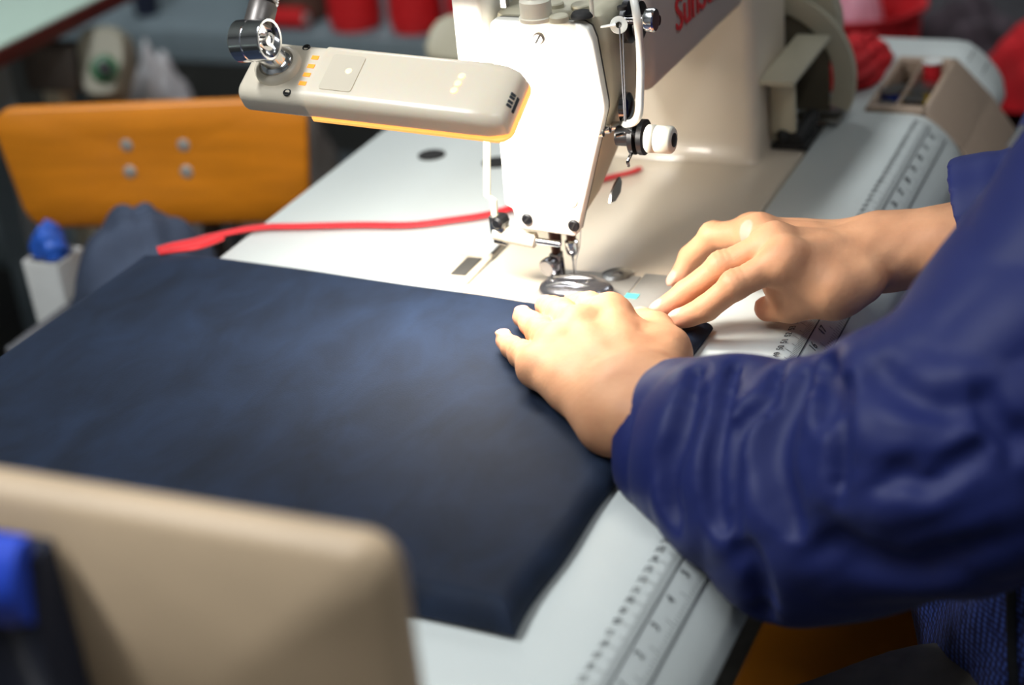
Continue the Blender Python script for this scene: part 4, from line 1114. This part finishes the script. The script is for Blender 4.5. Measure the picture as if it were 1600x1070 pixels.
def sleeveR_fn(P):
    shp = P.shape; P = P.reshape(-1, 3); d = None
    for a, b, ra, rb in zip(elR, elR[1:], rR, rR[1:]):
        q = rcone(P, a + np.array([0, 0, .006]), b, ra, rb); d = q if d is None else smin(d, q, .03)
    S, W = coords(P, elR)
    f = (.003 * np.sin(2 * np.pi * S / .03 + 1.5 * np.sin(W[:, 2] * 60) + W[:, 1] * 30) * np.exp(-S / .12) + .004 * np.sin(P @ np.array([40., 30., -25.], np.float32))) * np.clip(S / .04, .15, 1)
    o = d - f; a = (P - elR[0].astype(np.float32)) @ cutR.astype(np.float32)
    o = np.maximum(o, a); o = np.maximum(o, -np.maximum(d + .0062 - f, -(a + .13)))
    return o.reshape(shp[:-1])
def jacket_fn(P):
    shp = P.shape; P = P.reshape(-1, 3); d = None
    for x in (-.08, 0, .08):
        c = rcone(P, (x * 1.15, -.440, -.17), (x * 1.2, -.535, .22), .145, .132); d = c if d is None else smin(d, c, .05)
    d = smin(d, rcone(P, (-.15, -.545, .335), (.15, -.545, .335), .078, .078), .09)
    d = smin(d, rcone(P, (0, -.54, .36), (0, -.525, .43), .075, .070), .03)
    d = smin(d, rcone(P, (-.085, -.405, -.20), (-.07, -.42, .0), .112, .10), .06)
    w = P @ np.array([22., 30., 9.], np.float32)
    d = d - .006 * np.sin(w + 1.3 * np.sin(P[:, 2] * 19)) * np.clip((.33 - P[:, 2]) / .1, 0, 1) - .003 * np.sin(w * 2.7 + P[:, 2] * 30)
    d = np.maximum(d, -(P[:, 2] + .285)); d = np.maximum(d, P[:, 2] - .43)
    return d.reshape(shp[:-1])
Vj, Qj = surface(jacket_fn, (-.32, -.75, -.34), (.32, -.22, .46), .008)
jk = raw_mesh('jacket', Vj, flip_check(Vj, Qj), 'jacket_nylon', person)
jk.data.materials.append(MATS['jacket_mesh'])
for p in jk.data.polygons:
    if p.center.z + origin(person).z - T < .03: p.material_index = 1
Vs, Qs = surface(sleeveL_fn, (-.46, -.66, -.14), (.0, -.06, .47), .0034)
slv = raw_mesh('sleeve', Vs, flip_check(Vs, Qs), 'jacket_nylon', jk)
Vr, Qr = surface(sleeveR_fn, (-.02, -.66, -.10), (.33, -.20, .47), .0030)
raw_mesh('sleeve', Vr, flip_check(Vr, Qr), 'jacket_nylon', jk)
def cast(px, ob):
    bpy.context.view_layer.update()
    o3 = origin(ob); me = ob.data
    bv = BVHTree.FromPolygons([v.co + o3 - Vector((0, 0, T)) for v in me.vertices], [p.vertices[:] for p in me.polygons])
    r = bv.ray_cast(Vector(CAM), Vector(ray(px)).normalized())
    return r[0], r[1]
zp = [cast((1583 + k * .5, 890 + k * 20), jk) for k in range(11)]
zp = [p + n * .002 for p, n in zp if p is not None]
if len(zp) > 3:
    m = MB(); m.tube(zp, .0034, 8, .5); m.build('zipper', 'zip_black', jk)
p, n = cast((1592, 214), slv)
if p is not None:
    m = MB(); q = n.to_track_quat('Z', 'Y'); m.tube([p + q @ Vector((0, -.007, .001)), p + q @ Vector((0, .007, .001))], .0022, 8); m.build('zipper_pull', 'chrome', jk)
# trousers and shoes
def trouser_fn(P):
    shp = P.shape; P = P.reshape(-1, 3); d = None
    for sx in (-1, 1):
        hip, knee, ank = (sx * .095, -.47, -.212), ((.14, -.055, -.212) if sx > 0 else (-.282, -.19, -.224)), (.19 if sx > 0 else -.275, -.02 if sx > 0 else -.115, -.66)
        q = smin(rcone(P, hip, knee, .086, .066), rcone(P, knee, ank, .066, .055), .04)
        d = q if d is None else smin(d, q, .03)
    d = smin(d, rcone(P, (-.06, -.47, -.16), (.06, -.47, -.16), .125, .125), .05)
    w = P @ np.array([30., 26., 34.], np.float32)
    d = d - .005 * np.sin(w + 1.5 * np.sin(P[:, 1] * 23)) - .003 * np.sin(w * 2.1 + 3 * P[:, 0])
    d = np.maximum(d, -(P[:, 2] + .2935) * ((P[:, 1] < -.125) & (P[:, 0] > -.204)) - 1 * ((P[:, 1] >= -.125) | (P[:, 0] <= -.204)))
    d = np.maximum(d, -(P[:, 2] + .66))
    return d.reshape(shp[:-1])
Vt, Qt = surface(trouser_fn, (-.38, -.64, -.70), (.34, .12, .0), .010)
raw_mesh('trousers', Vt, flip_check(Vt, Qt), 'trouser', person)
for sx in (-1, 1):
    m = MB(); m.rings([[((.19 if sx > 0 else -.275) + w * math.cos(a), y + (0 if sx > 0 else -.095), -T + .002 + h * (.5 + .5 * math.sin(a))) for a in [2 * math.pi * k / 16 for k in range(16)]] for y, w, h in ((-.09, .028, .06), (-.06, .038, .10), (0, .04, .105), (.06, .044, .075), (.13, .046, .05), (.165, .03, .035))])
    m.build('shoe', 'shoe', person, angle=70)

# ================================================================== BEHIND
lt = thing('sewing_table', (.0, 1.2, -T), 'mint topped table with a dark red edge across the aisle', 'table')
def edge_y(px): return AZ(px[0], px[1], 0)
MB().box((-1.2, .903, -.024), (.735, 1.5, -.003)).build('edge_band', 'red_edge', lt, bevel=.002)
MB().box((-1.199, .905, -.0025), (.733, 1.498, .0)).build('tabletop', 'mint_top', lt)
q = AD(82, 130, 2.1)
for x, y in ((q[0], 1.0), (-1.0, .98), (q[0], 1.42), (-1.0, 1.42)): MB().box((x - .02, y - .02, -T), (x + .02, y + .02, -.0245)).build('leg', 'grey_shelf', lt)
def loft2(levels, rad, name, m, t, **k): return loft(levels, rad, 5).build(name, m, t, **k)
mt = thing('motor', tuple(AD(160, 150, 2.12) - np.array([0, 0, .0])), 'cream machine motor with a dark green knob below the end of the red edged table', 'motor')
c = Vector(AD(160, 98, 2.18))
vx = Rt * 1.0; 
m = MB(); rg = []
for dz, s in ((-.012, .86), (0, 1.), (.05, 1.), (.062, .9)):
    row = []
    for k in range(28):
        a = 2 * math.pi * k / 28; ex = .033 * (abs(math.cos(a)) ** .6) * (1 if math.cos(a) > 0 else -1); ey = .047 * (abs(math.sin(a)) ** .6) * (1 if math.sin(a) > 0 else -1)
        row.append(c + Fw * dz + Rt * ex * s * (1 - .15 * (ey > 0)) + Dn * ey * s)
    rg.append(row)
m.rings(rg); m.build('housing', 'motor_cream', mt, angle=60)
c2 = c - Fw * .012 + Rt * .006 + Dn * .010
m = MB(); m.lathe(c2, -Fw, [(.0175, -.004), (.0175, .006), (.012, .008), (.012, .016), (.004, .017)], 22); m.build('knob', 'green_knob', mt)
MB().cyl(c - Fw * .0285 + Rt * .010 + Dn * .012, c - Fw * .034 + Rt * .010 + Dn * .012, .0085).build('knob_centre', 'black_rubber', mt)
c3 = c + Fw * .02
m = MB(); m.box(c3 + Vector((-.03, .03, -.03)), c3 + Vector((.01, .11, .03))); m.build('mount', 'taupe_cloth', mt, bevel=.006)
m = MB(); m.box((c3.x - .03, c3.y + .06, -T), (c3.x - .005, c3.y + .085, c3.z - .0295)); m.build('stand', 'cream_dull', mt)

sh = thing('shelf', (1.3, .9, -T), 'blue grey steel shelf across the back holding red thread cones', 'shelf')
zs = -.172
MB().box((1.05, .30, zs - .050), (1.62, 1.75, zs)).build('shelf_board', 'grey_shelf', sh, bevel=.003)
MB().box((1.06, .31, -.62), (1.62, 1.74, -.60)).build('shelf_board', 'grey_shelf', sh, bevel=.003)
for x, y in ((1.08, .33), (1.08, 1.72), (1.59, .33), (1.59, 1.72)): MB().box((x - .02, y - .02, -T), (x + .02, y + .02, zs - .0505)).build('post', 'grey_shelf', sh)
def cone(px, mm, label, group, r=.040, hgt=.17, X=1.10, name='thread_cone'):
    p = AX(px[0], px[1], X); p = Vector((p[0], p[1], zs + .001))
    t = thing(name, p, label, 'thread cone', group)
    MB().lathe(p, (0, 0, 1), [(r * .9, 0), (r * .94, .004), (r * .9, .008), (r, .012), (r * .97, hgt * .5), (r * .86, hgt), (r * .4, hgt + .006)], 28).build('thread', mm, t)
    MB().lathe(p + Vector((0, 0, hgt + .002)), (0, 0, 1), [(r * .38, 0), (r * .3, .022), (r * .2, .023)], 20).build('cone_tip', 'white_plastic', t)
    return t
cone((559, 52), 'red_thread', 'red thread cone on the grey shelf, next to the brown cone', None)
cone((655, 58), 'red_thread', 'red thread cone on the grey shelf, middle of the three red ones', None)
cone((745, 66), 'red_thread', 'red thread cone on the grey shelf, partly behind the white machine head', None)
cone((480, 40), 'brown_thread', 'dark brown thread cone on the grey shelf between black and red', None, .037, X=1.13)
cone((432, 30), 'black_thread', 'black thread cone on the grey shelf beside the brown cone', None, .034, X=1.19)
cone((230, 16), 'navy_thread', 'small navy thread cone alone on the pale part of the grey shelf', None, .020, .12, X=1.12)
cone((345, 0), 'green_thread', 'green thread cone at the back of the grey shelf', None, .030, X=1.42)
p = AX(450, 52, 1.08); t = thing('thread_spool', (p[0], p[1], zs + .001), 'low red spool lying in front of the black cone on the grey shelf', 'thread spool')
MB().lathe((p[0], p[1] + .035, zs + .0165), (0, -1, 0), [(.014, 0), (.015, .004), (.015, .066), (.014, .07)], 20).build('thread', 'red_thread', t)
MB().lathe((p[0], p[1] + .037, zs + .0165), (0, -1, 0), [(.008, 0), (.008, .074)], 14).build('core', 'white_plastic', t)
# second machine head behind the lit one
hd = thing('sewing_machine', tuple(AD(690, 100, 1.95)), 'pale machine head further back, half hidden behind the white one', 'sewing machine')
P0 = [(668, 92), (664, 70), (672, 45), (684, 30), (700, 22), (740, 20), (745, 100)]
m = MB(); m.prism([Vector(AD(x, y, 1.95)) for x, y in P0], Fw * .08); m.build('head_casting', 'cream_dull', hd, bevel=.006, seg=3)
q = Vector(AD(715, 96, 1.99)); m = MB(); m.box((q.x - .015, q.y - .03, -T + .0205), (q.x + .03, q.y + .03, q.z + .012)); m.build('column', 'cream_dull', hd, bevel=.004)
m = MB(); m.box((q.x - .03, q.y - .07, -T), (q.x + .09, q.y + .06, -T + .02)); m.build('base', 'grey_shelf', hd, bevel=.004)
# heaps below the shelf and behind the orange chair
def crate(name, lo, hi, mm, label, cat):
    t = thing(name, ((lo[0] + hi[0]) / 2, (lo[1] + hi[1]) / 2, lo[2]), label, cat)
    th = .012; m = MB(); m.box(lo, (hi[0], hi[1], lo[2] + th)); m.build('base', mm, t, bevel=.003)
    for a, b in (((lo[0], lo[1], lo[2] + th), (lo[0] + th, hi[1], hi[2])), ((hi[0] - th, lo[1], lo[2] + th), hi), ((lo[0] + th, lo[1], lo[2] + th), (hi[0] - th, lo[1] + th, hi[2])), ((lo[0] + th, hi[1] - th, lo[2] + th), (hi[0] - th, hi[1], hi[2]))):
        MB().box(a, b).build('side', mm, t, bevel=.003)
    return t
crate('bin', (.76, .70, -T), (1.01, 1.13, -.40), 'grey_shelf', 'grey bin of scrap cloth on the floor behind the orange chair', 'bin')
blob('cloth', 'taupe_cloth', (.885, .815, -.50), .088, .085, .31, 11, 'taupe grey cloth bundled in the bin behind the orange chair', 'cloth', .15)
c = AD(262, 84, 2.42); blob('cloth', 'white_cloth', (.885, 1.015, -.50), .075, .07, .34, 12, 'crumpled white cloth sticking up out of the grey bin, under the steel shelf', 'cloth', .2)
crate('bin', (.05, .40, -T), (.245, .615, -.15), 'grey_cloth', 'dark grey bin of cloth offcuts beside the table, below the orange chair back', 'bin')
blob('cloth', 'slate_cloth', (.147, .51, -.20), .077, .085, .155, 14, 'slate blue and grey cloth offcuts piled in the dark bin', 'cloth', .13)
c = AD(92, 440, 1.76)
st = thing('bin', (c[0], c[1], -T), 'narrow white plastic bin under the corner of the orange chair back', 'bin')
m = MB(); m.rings([[(c[0] + x * k, c[1] + y * k, z) for x, y in ((-.022, -.022), (.022, -.022), (.022, .022), (-.022, .022))] for z, k in ((-T, .6), (-.118, 1.0), (-.118, .9), (-.40, .8))]); m.build('body', 'white_plastic', st, bevel=.004)
blob('bag', 'blue_plastic', (c[0], c[1], -.117), .019, .019, .032, 15, 'bright blue plastic bag on the narrow white bin below the orange chair back', 'bag', .25)
# right side, beyond the end of the table
wb = thing('bench', (1.3, -.3, -T), 'low dark bench loaded with garments beyond the table end', 'bench')
MB().box((.93, -1.0, -.36), (1.9, .27, -.33)).build('bench_top', 'maroon', wb, bevel=.004)
for x, y in ((.97, -.95), (.97, .22), (1.86, -.95), (1.86, .22)): MB().box((x - .025, y - .025, -T), (x + .025, y + .025, -.361)).build('leg', 'maroon', wb)
c = AD(1340, 20, 2.2)
bs = thing('basin', (c[0], c[1], -.329), 'red plastic basin with a pale pink cloth inside, beyond the table end', 'basin')
m = MB(); m.lathe((c[0], c[1], -.329), (0, 0, 1), [(.05, 0), (.062, .03), (.080, .215), (.088, .222), (.088, .228), (.080, .226), (.060, .04), (.05, .02)], 36); m.build('bowl', 'red_cloth', bs)
blob('cloth', 'pink_plastic', (c[0], c[1], -.306), .046, .046, .24, 21, 'pale pink cloth heaped in the red basin', 'cloth', .1)
c = AD(1490, 45, 2.75); blob('garment', 'grey_cloth', (c[0], c[1] - .04, -.329), .19, .30, .42, 22, 'large heap of dark grey garments on the bench', 'garment', .12)
c = AD(1500, 78, 2.38); blob('garment', 'dark_heap', (c[0], c[1], -.329), .075, .10, .165, 23, 'smaller heap of dark and reddish garments before the grey ones', 'garment', .2)
c = AD(1552, 208, 2.15)
crate('box', (c[0] - .045, c[1] - .16, -.329), (c[0] + .08, c[1] + .07, -.235), 'maroon', 'dark maroon box on the bench beside the beige tray', 'box')
c = AD(1575, 140, 2.18); blob('cloth', 'red_cloth', (c[0] + .01, c[1] - .03, -.231), .045, .075, .10, 24, 'bright red cloth on the dark maroon box beside the beige tray', 'cloth', .2)
c = AD(1550, 246, 1.95)
sl = thing('stool', (c[0], c[1], -T), 'stool with a teal grey seat beyond the blue sleeve', 'stool')
m = MB(); m.lathe((c[0], c[1], c[2] - .04), (0, 0, 1), [(.10, 0), (.105, .006), (.105, .03), (.09, .04), (.02, .042)], 30); m.build('seat', 'teal_seat', sl)
m = MB(); m.cyl((c[0], c[1], -T + .02), (c[0], c[1], c[2] - .0405), .02); m.build('column', 'steel', sl)
m = MB(); m.lathe((c[0], c[1], -T), (0, 0, 1), [(.10, 0), (.10, .012), (.03, .02)], 24); m.build('foot', 'steel', sl)

# ================================================================== LIGHT
def area(name, loc, target, sx, sy, power, col):
    l = bpy.data.lights.new(name, 'AREA'); l.shape = 'RECTANGLE'; l.size = sx; l.size_y = sy; l.energy = power; l.color = col
    o = bpy.data.objects.new(name, l); COL.objects.link(o)
    loc = Vector(loc) + Vector((0, 0, T)); d = Vector(target) + Vector((0, 0, T)) - loc
    o.location = loc; o.rotation_euler = d.to_track_quat('-Z', 'Y').to_euler(); return o
for i, (x, y) in enumerate(lights):
    area('ceiling_light_glow', (x, y, 1.955), (x, y, 0), 1.2, .2, [9, 44, 6, 10][i], (.93, .97, 1.0))
la = area('lamp_glow', LP(.118, 0, -.0234), LP(.118, 0, -.0234) - LN, .13, .038, 1.55, (1.0, .95, .87))
la.rotation_euler = Matrix((LL, -LN.cross(LL) * -1, LN)).transposed().to_euler()

w = bpy.data.worlds.new('world'); bpy.context.scene.world = w; w.use_nodes = True
w.node_tree.nodes['Background'].inputs['Color'].default_value = (.6, .65, .7, 1); w.node_tree.nodes['Background'].inputs['Strength'].default_value = .05

# ================================================================== CAMERA
cd = bpy.data.cameras.new('camera'); cam = bpy.data.objects.new('camera', cd); COL.objects.link(cam)
cd.sensor_width = 36; cd.lens = F * 36 / 1600; cd.clip_start = .02
M = Matrix.Identity(4)
for i, v in enumerate((Rt, -Dn, -Fw)):
    for k in range(3): M[k][i] = v[k]
M.translation = Vector(CAM) + Vector((0, 0, T))
cam.matrix_world = M
cd.dof.use_dof = True; cd.dof.focus_distance = 1.16; cd.dof.aperture_fstop = F * 36 / 1600 / 18.5; cd.dof.aperture_blades = 9
sc = bpy.context.scene; sc.camera = cam
sc.view_settings.view_transform = 'Standard'; sc.view_settings.look = 'None'; sc.view_settings.gamma = 1.; sc.view_settings.use_curve_mapping = False
sc.view_settings.exposure = 0.
sc.cycles.use_denoising = True
for o in bpy.data.objects:
    if 'pos' in o: del o['pos']
